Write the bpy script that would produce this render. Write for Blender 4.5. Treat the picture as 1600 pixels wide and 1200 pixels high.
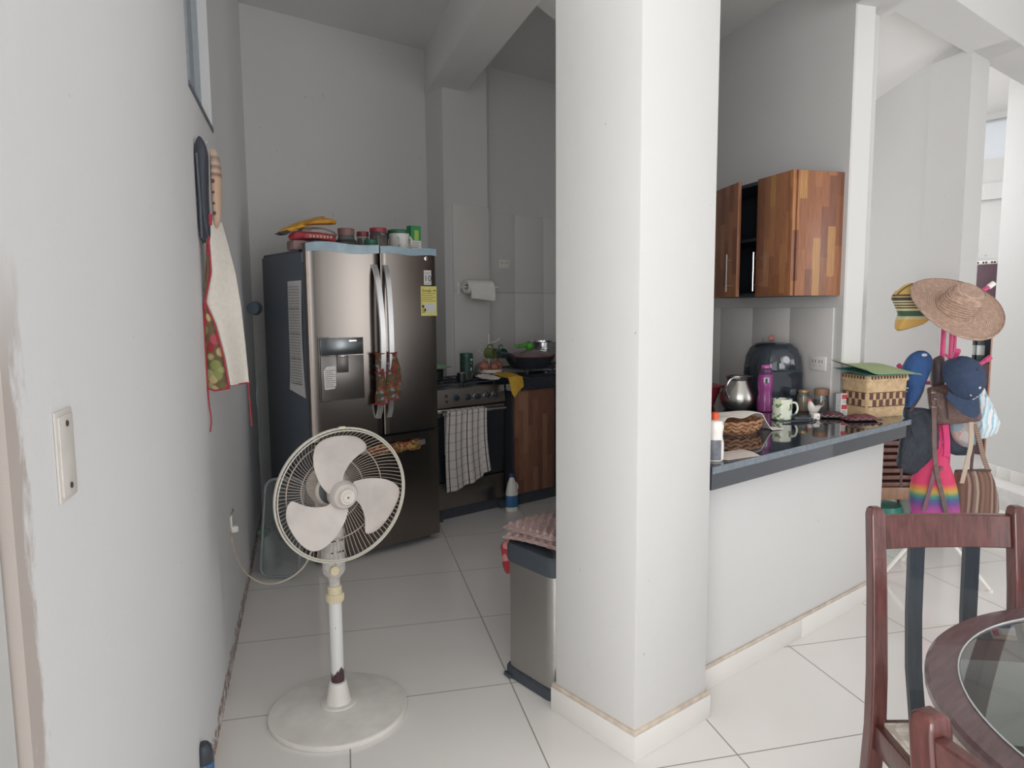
import bpy, bmesh, math, random
from mathutils import Vector, Matrix

# ------------------------------------------------------------------ camera, light, exposure
for o in list(bpy.data.objects):
    bpy.data.objects.remove(o)
scene = bpy.context.scene
COL = scene.collection
random.seed(7)

cam_data = bpy.data.cameras.new('camera')
cam_data.sensor_width = 36.0
cam_data.lens = 25.0
cam_data.clip_start = 0.02
cam = bpy.data.objects.new('camera', cam_data)
COL.objects.link(cam)
rt, up, fw = Vector((0.777733, -0.628552, -0.007289)), Vector((0.072433, 0.078094, 0.994311)), Vector((0.624407, 0.773837, -0.106264))
cam.matrix_world = Matrix((
    (rt.x, up.x, -fw.x, -1.6038),
    (rt.y, up.y, -fw.y, -1.3914),
    (rt.z, up.z, -fw.z, 1.41),
    (0, 0, 0, 1)))
scene.camera = cam

world = bpy.data.worlds.new('overcast_daylight')
scene.world = world
world.use_nodes = True
wb = world.node_tree.nodes['Background']
wb.inputs[0].default_value = (0.965, 0.975, 1.0, 1)
wb.inputs[1].default_value = 0.88


def area(name, loc, target, sx, sy, power, color=(1, 1, 1)):
    d = bpy.data.lights.new(name, 'AREA')
    d.shape = 'RECTANGLE'
    d.size, d.size_y, d.energy, d.color = sx, sy, power, color
    o = bpy.data.objects.new(name, d)
    COL.objects.link(o)
    o.location = loc
    o.rotation_euler = (Vector(target) - Vector(loc)).to_track_quat('-Z', 'Y').to_euler()
    return o


# daylight through the open terrace side behind the camera, plus added fill lamps
area('terrace_daylight', (-2.2, -4.1, 1.7), (-0.3, 1.0, 1.2), 3.0, 2.5, 52, (0.985, 0.99, 1.0))
area('side_fill', (-4.2, -2.3, 1.5), (0.4, 0.4, 1.3), 2.4, 2.4, 176, (1.0, 0.992, 0.988))  # added fill from the left for the column's left face; no door stands there
area('steel_band_fill', (3.0, -4.3, 1.35), (2.4, 0.3, 1.2), 0.9, 2.4, 30, (0.99, 0.99, 1.0))  # narrow lamp added to put upright bands into the steel; no doorway is built
area('far_room_fill', (4.7, 2.6, 2.5), (4.35, 0.3, 1.3), 1.2, 1.2, 54, (0.98, 0.985, 1.0))  # added lamp hanging free in the far room to brighten the terrace wall
area('corridor_fill', (3.55, 2.9, 1.3), (3.3, 0.8, 2.0), 0.8, 1.6, 29, (0.98, 0.985, 1.0))  # added lamp that lifts the corridor wall and ceiling; no opening here

vs = scene.view_settings
vs.view_transform = 'Standard'
vs.look = 'None'
vs.gamma = 1.0
vs.exposure = 0.0
vs.use_curve_mapping = False

# ------------------------------------------------------------------ materials
MATS = {}


def srgb(h):
    if isinstance(h, str):
        h = h.lstrip('#')
        c = [int(h[i:i + 2], 16) / 255 for i in (0, 2, 4)]
    else:
        c = h
    return tuple((x / 12.92 if x <= 0.04045 else ((x + 0.055) / 1.055) ** 2.4) for x in c) + (1.0,)


class NT:
    """small node tree helper"""
    def __init__(self, name):
        self.m = bpy.data.materials.new(name)
        self.m.use_nodes = True
        self.t = self.m.node_tree
        self.b = self.t.nodes['Principled BSDF']

    def n(self, kind, **props):
        nd = self.t.nodes.new(kind)
        for k, v in props.items():
            setattr(nd, k, v)
        return nd

    def l(self, a, b):
        self.t.links.new(a, b)

    def math(self, op, a, b=None, c=None):
        nd = self.n('ShaderNodeMath', operation=op)
        for i, v in enumerate((a, b, c)):
            if v is None:
                continue
            if hasattr(v, 'is_linked'):
                self.l(v, nd.inputs[i])
            else:
                nd.inputs[i].default_value = v
        return nd.outputs[0]

    def obj(self):
        return self.n('ShaderNodeTexCoord').outputs['Object']

    def noise(self, vec, scale, detail=3.0, rough=0.5):
        nd = self.n('ShaderNodeTexNoise')
        nd.inputs['Scale'].default_value = scale
        nd.inputs['Detail'].default_value = detail
        nd.inputs['Roughness'].default_value = rough
        self.l(vec, nd.inputs['Vector'])
        return nd.outputs['Fac']

    def mapping(self, vec, loc=(0, 0, 0), rot=(0, 0, 0), scale=(1, 1, 1)):
        nd = self.n('ShaderNodeMapping')
        nd.inputs['Location'].default_value = loc
        nd.inputs['Rotation'].default_value = rot
        nd.inputs['Scale'].default_value = scale
        self.l(vec, nd.inputs['Vector'])
        return nd.outputs[0]

    def ramp(self, fac, stops, interp='LINEAR'):
        nd = self.n('ShaderNodeValToRGB')
        nd.color_ramp.interpolation = interp
        e = nd.color_ramp.elements
        while len(e) > 1:
            e.remove(e[-1])
        e[0].position, e[0].color = stops[0]
        for p, c in stops[1:]:
            x = e.new(p)
            x.color = c
        self.l(fac, nd.inputs[0])
        return nd.outputs[0]

    def mix(self, fac, a, b):
        nd = self.n('ShaderNodeMix', data_type='RGBA')
        if hasattr(fac, 'is_linked'):
            self.l(fac, nd.inputs[0])
        else:
            nd.inputs[0].default_value = fac
        for i, v in ((6, a), (7, b)):
            if hasattr(v, 'is_linked'):
                self.l(v, nd.inputs[i])
            else:
                nd.inputs[i].default_value = v
        return nd.outputs[2]

    def bump(self, h, strength=0.2, dist=0.01):
        nd = self.n('ShaderNodeBump')
        nd.inputs['Strength'].default_value = strength
        nd.inputs['Distance'].default_value = dist
        self.l(h, nd.inputs['Height'])
        self.l(nd.outputs[0], self.b.inputs['Normal'])


def mat(name, color, rough=0.5, metal=0.0, var=0.06, scale=20.0, bump=0.0, fold=0.0, trans=0.0, alpha=1.0, stretch=(1, 1, 1), sheen=0.0, coat=0.0, spec=None):
    """plain surface with a little procedural variation of its own colour"""
    if name in MATS:
        return MATS[name]
    N = NT(name)
    v = N.mapping(N.obj(), scale=stretch)
    f = N.noise(v, scale)
    c = srgb(color)
    lo = tuple(x * (1 - var) for x in c[:3]) + (1,)
    hi = tuple(min(1, x * (1 + var)) for x in c[:3]) + (1,)
    N.l(N.ramp(f, [(0.3, lo), (0.7, hi)]), N.b.inputs['Base Color'])
    N.b.inputs['Roughness'].default_value = rough
    N.b.inputs['Metallic'].default_value = metal
    N.b.inputs['Transmission Weight'].default_value = trans
    N.b.inputs['Alpha'].default_value = alpha
    N.b.inputs['Coat Weight'].default_value = coat
    if spec is not None:
        N.b.inputs['Specular IOR Level'].default_value = spec
    if sheen:
        N.b.inputs['Sheen Weight'].default_value = sheen
    if fold:
        ff = N.noise(N.mapping(N.obj(), scale=(2.2, 2.2, 1.0)), 7.0, 3.0, 0.6)
        N.bump(ff, fold, 0.06)
    elif bump:
        N.bump(f, bump, 0.004)
    MATS[name] = N.m
    return N.m


def m_floor():
    N = NT('floor_tile')
    v = N.mapping(N.obj(), loc=(0, 0, 0), rot=(0, 0, math.radians(25.6)), scale=(1, 1, 1))
    s = N.n('ShaderNodeSeparateXYZ')
    N.l(v, s.inputs[0])
    # grid passes through the point (0.248, 1.141)
    a = math.radians(25.6)
    gx = 0.248 * math.cos(a) - 1.141 * math.sin(a)
    gy = 0.248 * math.sin(a) + 1.141 * math.cos(a)
    ts = 0.596
    d = []
    qs = []
    for out, g in ((s.outputs[0], gx), (s.outputs[1], gy)):
        q = N.math('DIVIDE', N.math('SUBTRACT', out, g), ts)
        qs.append(q)
        fr = N.math('FRACT', q)
        d.append(N.math('MULTIPLY', N.math('SUBTRACT', 0.5, N.math('ABSOLUTE', N.math('SUBTRACT', fr, 0.5))), ts))
    # the kitchen strip is laid with double-length tiles: one column of joints is missing there
    gap = N.math('MULTIPLY', N.math('MULTIPLY', N.math('GREATER_THAN', qs[0], -1.5), N.math('LESS_THAN', qs[0], -0.5)), N.math('GREATER_THAN', qs[1], -1.0))
    dist = N.math('MINIMUM', N.math('ADD', d[0], gap), d[1])
    g = N.ramp(N.math('MULTIPLY', dist, 100.0), [(0.15, (1, 1, 1, 1)), (0.3, (0, 0, 0, 1))])
    n = N.noise(N.obj(), 1.5)
    tile = N.ramp(n, [(0.3, srgb('#e4e1dc')), (0.7, srgb('#ebe8e4'))])
    dirt = N.noise(N.obj(), 45.0, 2.0)
    spots = N.ramp(dirt, [(0.76, (0, 0, 0, 1)), (0.8, (1, 1, 1, 1))])
    c1 = N.mix(N.math('MULTIPLY', spots, 0.35), tile, srgb('#8b857d'))
    N.l(N.mix(g, c1, srgb('#8f8a83')), N.b.inputs['Base Color'])
    r = N.math('ADD', N.math('MULTIPLY', g, 0.5), N.math('MULTIPLY', n, 0.12))
    N.l(N.math('ADD', r, 0.06), N.b.inputs['Roughness'])
    return N.m


def m_wall(name, base='#cfcecc', stain=None, crack=False):
    """painted plaster: faint trowel relief, faint smudges; optional stain near the floor"""
    N = NT(name)
    o = N.obj()
    n1 = N.noise(o, 1.2, 4.0)
    c = N.ramp(n1, [(0.3, tuple(x * 0.965 for x in srgb(base)[:3]) + (1,)), (0.7, srgb(base))])
    sm = N.noise(N.mapping(o, scale=(3, 3, 1.2)), 2.6, 6.0, 0.65)
    mk = N.ramp(sm, [(0.66, (0, 0, 0, 1)), (0.78, (1, 1, 1, 1))])
    c = N.mix(N.math('MULTIPLY', mk, 0.22), c, srgb('#b9b3ad'))
    pit = N.noise(o, 38.0, 1.0)
    pm = N.ramp(pit, [(0.79, (0, 0, 0, 1)), (0.81, (1, 1, 1, 1))])
    c = N.mix(N.math('MULTIPLY', pm, 0.4), c, srgb('#77706a'))
    if stain:
        s = N.n('ShaderNodeSeparateXYZ')
        N.l(o, s.inputs[0])
        # peeled strip with ragged top along the floor
        h = N.math('ADD', s.outputs[2], N.math('MULTIPLY', N.noise(o, 9.0, 5.0, 0.7), 0.11))
        band = N.ramp(h, [(0.125, (1, 1, 1, 1)), (0.135, (0, 0, 0, 1))])
        flake = N.ramp(N.noise(o, 26.0, 5.0, 0.7), [(0.46, (0, 0, 0, 1)), (0.50, (1, 1, 1, 1))])
        c = N.mix(N.math('MULTIPLY', band, flake), c, srgb('#9a8073'))
        # damp brown edge at the doorway end (object x runs along the wall)
        w = N.math('ADD', s.outputs[0], N.math('MULTIPLY', N.noise(N.mapping(o, scale=(6, 6, 2.2)), 4.0, 6.0, 0.65), -0.16))
        e = N.ramp(N.math('ADD', w, 0.05), [(0.0, (1, 1, 1, 1)), (0.025, (0, 0, 0, 1))])
        zz = N.ramp(s.outputs[2], [(0.0, (0.6, 0.6, 0.6, 1)), (0.4, (1, 1, 1, 1)), (0.5, (0, 0, 0, 1))])
        zmask = N.ramp(N.math('DIVIDE', s.outputs[2], 3.0), [(0.44, (1, 1, 1, 1)), (0.5, (0, 0, 0, 1))])
        c = N.mix(N.math('MULTIPLY', N.math('MULTIPLY', e, zmask), 0.62), c, srgb('#9c8777'))
    N.l(c, N.b.inputs['Base Color'])
    N.b.inputs['Roughness'].default_value = 0.62
    N.bump(N.noise(o, 14.0, 6.0, 0.6), 0.18, 0.01)
    return N.m


def m_planks(name, cols, pw=0.055, ph=0.3, rough=0.35, axis=0):
    """finger-jointed wood boards: vertical staves of differing tone, grain along z.  axis: which object axis runs across"""
    N = NT(name)
    s = N.n('ShaderNodeSeparateXYZ')
    N.l(N.obj(), s.inputs[0])
    across = N.math('ADD', s.outputs[0], s.outputs[1])
    ci = N.math('FLOOR', N.math('DIVIDE', across, pw))
    off = N.math('MULTIPLY', N.math('FRACT', N.math('MULTIPLY', ci, 0.618)), 1.0)
    ri = N.math('FLOOR', N.math('ADD', N.math('DIVIDE', s.outputs[2], ph), off))
    cmb = N.n('ShaderNodeCombineXYZ')
    N.l(ci, cmb.inputs[0])
    N.l(ri, cmb.inputs[1])
    wn = N.n('ShaderNodeTexWhiteNoise', noise_dimensions='2D')
    N.l(cmb.outputs[0], wn.inputs['Vector'])
    k = len(cols)
    base = N.ramp(wn.outputs[0], [(i / k, srgb(c)) for i, c in enumerate(cols)], 'CONSTANT')
    gr = N.noise(N.mapping(N.obj(), scale=(60, 60, 3)), 3.0, 4.0)
    dark = N.ramp(gr, [(0.35, (0.72, 0.72, 0.72, 1)), (0.65, (1.05, 1.05, 1.05, 1))])
    mul = N.n('ShaderNodeMix', data_type='RGBA', blend_type='MULTIPLY')
    mul.inputs[0].default_value = 1.0
    N.l(base, mul.inputs[6])
    N.l(dark, mul.inputs[7])
    N.l(mul.outputs[2], N.b.inputs['Base Color'])
    N.b.inputs['Roughness'].default_value = rough
    return N.m


def m_wood(name, a, b, rough=0.3, stretch=(30, 30, 3), coat=0.3):
    N = NT(name)
    f = N.noise(N.mapping(N.obj(), scale=stretch), 3.0, 5.0, 0.6)
    N.l(N.ramp(f, [(0.3, srgb(a)), (0.7, srgb(b))]), N.b.inputs['Base Color'])
    N.b.inputs['Roughness'].default_value = rough
    N.b.inputs['Coat Weight'].default_value = coat
    N.bump(f, 0.08, 0.002)
    return N.m


def m_steel(name, c, rough=0.3, vertical=True, aniso=0.0):
    N = NT(name)
    sc = (0.6, 0.6, 160) if not vertical else (160, 160, 1)
    f = N.noise(N.mapping(N.obj(), scale=sc), 1.0, 2.0)
    cc = srgb(c)
    N.l(N.ramp(f, [(0.3, tuple(x * 0.975 for x in cc[:3]) + (1,)), (0.7, cc)]), N.b.inputs['Base Color'])
    N.b.inputs['Metallic'].default_value = 1.0
    N.l(N.math('ADD', N.math('MULTIPLY', f, 0.02), rough), N.b.inputs['Roughness'])
    return N.m


def m_granite():
    N = NT('black_granite')
    v = N.n('ShaderNodeTexVoronoi')
    v.inputs['Scale'].default_value = 240.0
    N.l(N.obj(), v.inputs['Vector'])
    f = N.noise(N.obj(), 130.0, 3.0)
    a = N.ramp(f, [(0.55, srgb('#262b32')), (0.75, srgb('#454c57'))])
    N.l(a, N.b.inputs['Base Color'])
    N.b.inputs['Roughness'].default_value = 0.05
    N.b.inputs['Coat Weight'].default_value = 0.3
    return N.m


def m_stripes(name, cols, period, axis=2, rough=0.8, jitter=0.0, bump=0.2):
    """bands of colour repeated along one object axis"""
    N = NT(name)
    s = N.n('ShaderNodeSeparateXYZ')
    N.l(N.obj(), s.inputs[0])
    a = s.outputs[axis]
    if jitter:
        a = N.math('ADD', a, N.math('MULTIPLY', N.noise(N.obj(), 12.0), jitter))
    fr = N.math('FRACT', N.math('DIVIDE', a, period))
    k = len(cols)
    N.l(N.ramp(fr, [(i / k, srgb(c)) for i, c in enumerate(cols)], 'CONSTANT'), N.b.inputs['Base Color'])
    N.b.inputs['Roughness'].default_value = rough
    if bump:
        N.bump(N.noise(N.obj(), 150.0), bump, 0.003)
    return N.m


def m_ramp_z(name, stops, z0, z1, axis=2, rough=0.8, interp='LINEAR'):
    N = NT(name)
    s = N.n('ShaderNodeSeparateXYZ')
    N.l(N.obj(), s.inputs[0])
    mr = N.n('ShaderNodeMapRange')
    N.l(s.outputs[axis], mr.inputs[0])
    mr.inputs[1].default_value, mr.inputs[2].default_value = z0, z1
    N.l(N.ramp(mr.outputs[0], [(p, srgb(c)) for p, c in stops], interp), N.b.inputs['Base Color'])
    N.b.inputs['Roughness'].default_value = rough
    N.bump(N.noise(N.obj(), 90.0), 0.2, 0.003)
    return N.m


def m_cells(name, cols, scale, rough=0.8, edge=None, stretch=(1, 1, 1)):
    """blobs of colour (fruit print, flower print, camouflage-like cloth)"""
    N = NT(name)
    v = N.n('ShaderNodeTexVoronoi')
    v.inputs['Scale'].default_value = scale
    N.l(N.mapping(N.obj(), scale=stretch), v.inputs['Vector'])
    k = len(cols)
    s = N.n('ShaderNodeSeparateColor')
    N.l(v.outputs['Color'], s.inputs[0])
    c = N.ramp(s.outputs[0], [(i / k, srgb(x)) for i, x in enumerate(cols)], 'CONSTANT')
    if edge:
        e = N.ramp(v.outputs['Distance'], [(0.46, (0, 0, 0, 1)), (0.60, (1, 1, 1, 1))])
        c = N.mix(e, c, srgb(edge))
    N.l(c, N.b.inputs['Base Color'])
    N.b.inputs['Roughness'].default_value = rough
    return N.m


def m_weave(name, a, b, sx=0.012, sz=0.008, rough=0.7, strength=0.6):
    """basket weave relief"""
    N = NT(name)
    s = N.n('ShaderNodeSeparateXYZ')
    N.l(N.obj(), s.inputs[0])
    ac = N.math('ADD', s.outputs[0], s.outputs[1])
    x = N.math('SINE', N.math('MULTIPLY', ac, 2 * math.pi / sx))
    z = N.math('SINE', N.math('MULTIPLY', s.outputs[2], 2 * math.pi / sz))
    p = N.math('MULTIPLY', x, z)
    f = N.math('ADD', N.math('MULTIPLY', p, 0.3), N.math('MULTIPLY', N.noise(N.obj(), 40.0), 0.9))
    N.l(N.ramp(f, [(0.2, srgb(a)), (0.65, srgb(b))]), N.b.inputs['Base Color'])
    N.b.inputs['Roughness'].default_value = rough
    N.bump(p, strength, 0.003)
    return N.m


def m_check(name, light, darks, px, pz, wx, wz, colz):
    """tea towel: thin dark lines both ways"""
    N = NT(name)
    uv = N.n('ShaderNodeUVMap')
    s = N.n('ShaderNodeSeparateXYZ')
    N.l(uv.outputs[0], s.inputs[0])

    def line(out, p, w):
        fr = N.math('FRACT', N.math('MULTIPLY', out, p))
        return N.ramp(N.math('ABSOLUTE', N.math('SUBTRACT', fr, 0.5)), [(w * 0.5, (1, 1, 1, 1)), (w * 0.5 + 0.03, (0, 0, 0, 1))])
    c = N.mix(line(s.outputs[1], pz, wz), srgb(light), srgb(colz))
    c = N.mix(line(s.outputs[0], px, wx), c, srgb(darks))
    N.l(c, N.b.inputs['Base Color'])
    N.b.inputs['Roughness'].default_value = 0.85
    N.bump(N.noise(N.obj(), 200.0), 0.2, 0.002)
    return N.m


FLOOR = m_floor()
WALL = m_wall('white_painted_plaster')
WALL_LEFT = m_wall('white_plaster_peeling', '#e4e4e4', stain=True)  # base paler than the other walls: missing light put into the paint
CEIL = mat('ceiling_white_paint', '#e2e0de', 0.7, var=0.02, scale=2)
SKIRT = mat('skirting_tile', '#dcd9d4', 0.22, var=0.03, scale=3)
PLASTER = mat('beige_plaster_line', '#c7b9aa', 0.8, var=0.16, scale=24, bump=0.5)
WTILE = mat('white_wall_tile', '#d3d0cd', 0.25, var=0.02, scale=3)
GRANITE = m_granite()
STEEL = m_steel('brushed_steel', '#8b847e', 0.25, vertical=False)
STEEL_BIN = m_steel('bin_steel', '#b0aeab', 0.36, vertical=False)
CHROME = mat('bright_metal', '#c9c9ca', 0.2, 1.0, 0.03)
HANDLE = mat('handle_aluminium', '#d2d2d2', 0.32, 0.85, 0.03)
ALU = m_steel('dull_aluminium', '#b4b2ac', 0.3)
GREYSIDE = mat('dark_grey_enamel', '#646b74', 0.42, 0.0, 0.05, 3)  # raised towards blue-grey: haze put into the base colour, blacks below too
BLACK = mat('black_plastic', '#3b4047', 0.4, var=0.08)
BLACKG = mat('black_gloss', '#30363d', 0.1, var=0.05)
BLACKM = mat('black_matte_iron', '#454a52', 0.6, var=0.1)
CABWOOD = m_planks('cabinet_staves', ['#9c6848', '#8b5b41', '#a8744e', '#925f42', '#a06c4b', '#805340', '#ae804f', '#956246', '#9c6848', '#976345'], 0.042, 0.24)
CABDARK = m_planks('base_cabinet_staves', ['#8d6450', '#7d5646', '#97705a', '#86604d', '#7b5346'], 0.045, 0.5)
CHAIRWOOD = m_wood('reddish_mahogany', '#40221f', '#663a36', 0.32)
TABLEWOOD = m_wood('dark_mahogany', '#503a3b', '#665052', 0.3, (4, 30, 30))
CHAIRDARK = m_wood('black_lacquer', '#21272d', '#2c333a', 0.3)
WHITEPL = mat('white_plastic', '#e6e3dc', 0.35, var=0.03)
CREAMPL = mat('aged_white_plastic', '#d9d3c9', 0.4, var=0.06, scale=9)
BLADEM = mat('dusty_fan_blade', '#c9c1bb', 0.5, var=0.13, scale=9)
YELLOWPL = mat('yellowed_plastic', '#dccfae', 0.4, var=0.06)
WIREM = mat('aged_wire', '#b5a99e', 0.45, var=0.06)
PAPER = mat('white_paper', '#e9e6e2', 0.8, var=0.04, scale=30, bump=0.1)
CLOTHW = mat('off_white_cloth', '#dcd5cb', 0.9, var=0.05, scale=60, bump=0.3, sheen=0.2)

# ------------------------------------------------------------------ geometry helpers
def V3(*a):
    return Vector(a[0] if len(a) == 1 else a)


class MB:
    """collects shapes and links them as ONE mesh object"""
    def __init__(self, T=None):
        self.bm = bmesh.new()
        self.mats = []
        self.cur = 0
        self.T = T or Matrix()
        self.uv = self.bm.loops.layers.uv.new('UVMap')

    def use(self, m):
        if m not in self.mats:
            self.mats.append(m)
        self.cur = self.mats.index(m)
        return self

    def vert(self, p):
        return self.bm.verts.new(self.T @ Vector(p))

    def face(self, vs, uvs=None):
        try:
            f = self.bm.faces.new(vs)
        except ValueError:
            return None
        f.material_index = self.cur
        f.smooth = True
        if uvs:
            for lp, u in zip(f.loops, uvs):
                lp[self.uv].uv = u
        return f

    def box(self, a, b, bev=0.0, seg=2):
        x0, x1 = sorted((a[0], b[0])); y0, y1 = sorted((a[1], b[1])); z0, z1 = sorted((a[2], b[2]))
        v = [self.vert(p) for p in ((x0, y0, z0), (x1, y0, z0), (x1, y1, z0), (x0, y1, z0), (x0, y0, z1), (x1, y0, z1), (x1, y1, z1), (x0, y1, z1))]
        fs = [self.face([v[i] for i in q]) for q in ((3, 2, 1, 0), (4, 5, 6, 7), (0, 1, 5, 4), (1, 2, 6, 5), (2, 3, 7, 6), (3, 0, 4, 7))]
        if bev > 0:
            es = list({e for f in fs for e in f.edges})
            r = bmesh.ops.bevel(self.bm, geom=es, offset=bev, segments=seg, affect='EDGES', profile=0.5, material=-1, clamp_overlap=True)
            for f in r['faces']:
                f.smooth = True
        return self

    def loft(self, rings, closed=True, cap=True, caps=(True, True)):
        """rings: lists of points with the same length, joined in order"""
        R = [[self.vert(p) for p in r] for r in rings]
        n = len(R[0])
        m = n if closed else n - 1
        L = max(1, len(R) - 1)
        for i in range(len(R) - 1):
            for j in range(m):
                k = (j + 1) % n
                self.face([R[i][j], R[i][k], R[i + 1][k], R[i + 1][j]], [(j / m, i / L), ((j + 1) / m, i / L), ((j + 1) / m, (i + 1) / L), (j / m, (i + 1) / L)])
        if cap and closed:
            if caps[0]:
                self.face(list(reversed(R[0])))
            if caps[1]:
                self.face(R[-1])
        return self

    def lathe(self, prof, seg=32, c=(0, 0, 0), sy=1.0):
        """profile of (radius, height) turned about z"""
        rings = []
        for r, z in prof:
            rr = max(r, 1e-4)
            rings.append([(c[0] + rr * math.cos(2 * math.pi * i / seg), c[1] + sy * rr * math.sin(2 * math.pi * i / seg), c[2] + z) for i in range(seg)])
        return self.loft(rings)

    def tube(self, path, r, seg=8, closed=False, flat=1.0):
        P = [Vector(p) for p in path]
        n = len(P)
        rad = r if isinstance(r, (list, tuple)) else [r] * n
        T = []
        for i in range(n):
            if closed:
                t = P[(i + 1) % n] - P[i - 1]
            else:
                t = P[min(i + 1, n - 1)] - P[max(i - 1, 0)]
            T.append(t.normalized())
        ref = Vector((0, 0, 1)) if abs(T[0].z) < 0.9 else Vector((1, 0, 0))
        u = T[0].cross(ref).normalized()
        rings = []
        for i in range(n):
            u = (u - T[i] * u.dot(T[i])).normalized()
            w = T[i].cross(u)
            rings.append([P[i] + rad[i] * (math.cos(2 * math.pi * k / seg) * u + flat * math.sin(2 * math.pi * k / seg) * w) for k in range(seg)])
        if closed:
            rings.append(rings[0])
            return self.loft(rings, cap=False)
        return self.loft(rings)

    def cyl(self, a, b, r, r2=None, seg=16):
        return self.tube([a, b], [r, r if r2 is None else r2], seg)

    def ribbon(self, path, width, thick, side=(1, 0, 0)):
        """flat strap along a path; width measured along 'side'"""
        P = [Vector(p) for p in path]
        s = Vector(side).normalized()
        rings = []
        for i, p in enumerate(P):
            t = (P[min(i + 1, len(P) - 1)] - P[max(i - 1, 0)]).normalized()
            sd = (s - t * s.dot(t)).normalized()
            n = t.cross(sd)
            w = width[i] if isinstance(width, (list, tuple)) else width
            rings.append([p + sd * w / 2 + n * thick / 2, p - sd * w / 2 + n * thick / 2, p - sd * w / 2 - n * thick / 2, p + sd * w / 2 - n * thick / 2])
        return self.loft(rings)

    def prism(self, poly, d0, d1, axis='z'):
        """outline extruded between two offsets; axis z: poly is (x,y); axis y: poly is (x,z); axis x: poly is (y,z)"""
        def mk(p, d):
            return {'z': (p[0], p[1], d), 'y': (p[0], d, p[1]), 'x': (d, p[0], p[1])}[axis]
        a = [self.vert(mk(p, d0)) for p in poly]
        b = [self.vert(mk(p, d1)) for p in poly]
        n = len(poly)
        self.face(list(reversed(a)))
        self.face(b)
        for i in range(n):
            k = (i + 1) % n
            self.face([a[i], a[k], b[k], b[i]])
        return self

    def pillow(self, poly, thick, y=0.0, rings=5, back=1.0, wob=0.0, seedv=0):
        """soft bag: outline in (x,z) puffed out to both sides"""
        rnd = random.Random(seedv)
        cx = sum(p[0] for p in poly) / len(poly)
        cz = sum(p[1] for p in poly) / len(poly)
        n = len(poly)

        def ring(s, sgn):
            d = thick * math.sqrt(max(0.0, 1 - s ** 2.4)) * (back if sgn > 0 else 1.0)
            return [(cx + (p[0] - cx) * s, y + sgn * d * (1 + wob * (rnd.random() - .5)), cz + (p[1] - cz) * s) for p in poly]
        ss = [math.sin(math.pi / 2 * k / rings) for k in range(1, rings + 1)]
        rr = [ring(s, -1) for s in ss] + [ring(s, 1) for s in reversed(ss[:-1])]
        return self.loft(rr)

    def sheet(self, f, nu, nv, thick=0.0):
        """surface f(u,v) with u,v in 0..1; thick adds a second layer"""
        g = [[Vector(f(i / nu, j / nv)) for i in range(nu + 1)] for j in range(nv + 1)]
        A = [[self.vert(p) for p in row] for row in g]
        for j in range(nv):
            for i in range(nu):
                self.face([A[j][i], A[j][i + 1], A[j + 1][i + 1], A[j + 1][i]], [(i / nu, j / nv), ((i + 1) / nu, j / nv), ((i + 1) / nu, (j + 1) / nv), (i / nu, (j + 1) / nv)])
        if thick:
            nrm = [[None] * (nu + 1) for _ in range(nv + 1)]
            for j in range(nv + 1):
                for i in range(nu + 1):
                    a = g[j][min(i + 1, nu)] - g[j][max(i - 1, 0)]
                    b = g[min(j + 1, nv)][i] - g[max(j - 1, 0)][i]
                    c = a.cross(b)
                    nrm[j][i] = c.normalized() if c.length > 1e-9 else Vector((0, 0, 1))
            B = [[self.vert(g[j][i] - nrm[j][i] * thick) for i in range(nu + 1)] for j in range(nv + 1)]
            for j in range(nv):
                for i in range(nu):
                    self.face([B[j][i], B[j + 1][i], B[j + 1][i + 1], B[j][i + 1]], [(i / nu, j / nv), (i / nu, (j + 1) / nv), ((i + 1) / nu, (j + 1) / nv), ((i + 1) / nu, j / nv)])
            for i in range(nu):
                self.face([A[0][i + 1], A[0][i], B[0][i], B[0][i + 1]])
                self.face([A[nv][i], A[nv][i + 1], B[nv][i + 1], B[nv][i]])
            for j in range(nv):
                self.face([A[j][0], A[j + 1][0], B[j + 1][0], B[j][0]])
                self.face([A[j + 1][nu], A[j][nu], B[j][nu], B[j + 1][nu]])
        return self

    def text(self, s, size, origin, right, upv, extrude=0.0006):
        """flat lettering laid on a surface"""
        cu = bpy.data.curves.new('lettering', 'FONT')
        cu.body = s
        cu.size = size
        cu.extrude = extrude
        cu.resolution_u = 2
        tmp = bpy.data.objects.new('lettering', cu)
        COL.objects.link(tmp)
        dg = bpy.context.evaluated_depsgraph_get()
        me = tmp.evaluated_get(dg).to_mesh()
        r, u = Vector(right).normalized(), Vector(upv).normalized()
        n = r.cross(u)
        vs = [self.vert(Vector(origin) + r * v.co.x + u * v.co.y + n * v.co.z) for v in me.vertices]
        for p in me.polygons:
            self.face([vs[i] for i in p.vertices])
        tmp.evaluated_get(dg).to_mesh_clear()
        bpy.data.objects.remove(tmp)
        bpy.data.curves.remove(cu)
        return self

    def build(self, name, parent=None, material=None, angle=28, loc=None, rot=None):
        if material is not None:
            self.mats = [material]
            for f in self.bm.faces:
                f.material_index = 0
        bmesh.ops.recalc_face_normals(self.bm, faces=self.bm.faces)
        me = bpy.data.meshes.new(name)
        self.bm.to_mesh(me)
        self.bm.free()
        for m in self.mats:
            me.materials.append(m)
        me.set_sharp_from_angle(angle=math.radians(angle))
        o = bpy.data.objects.new(name, me)
        COL.objects.link(o)
        if parent:
            o.parent = parent
        if loc is not None:
            o.location = loc
        if rot is not None:
            o.rotation_euler = rot
        return o


def tag(o, label, cat, group=None, kind=None):
    o['label'] = label
    o['category'] = cat
    if group:
        o['group'] = group
    if kind:
        o['kind'] = kind
    return o


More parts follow.
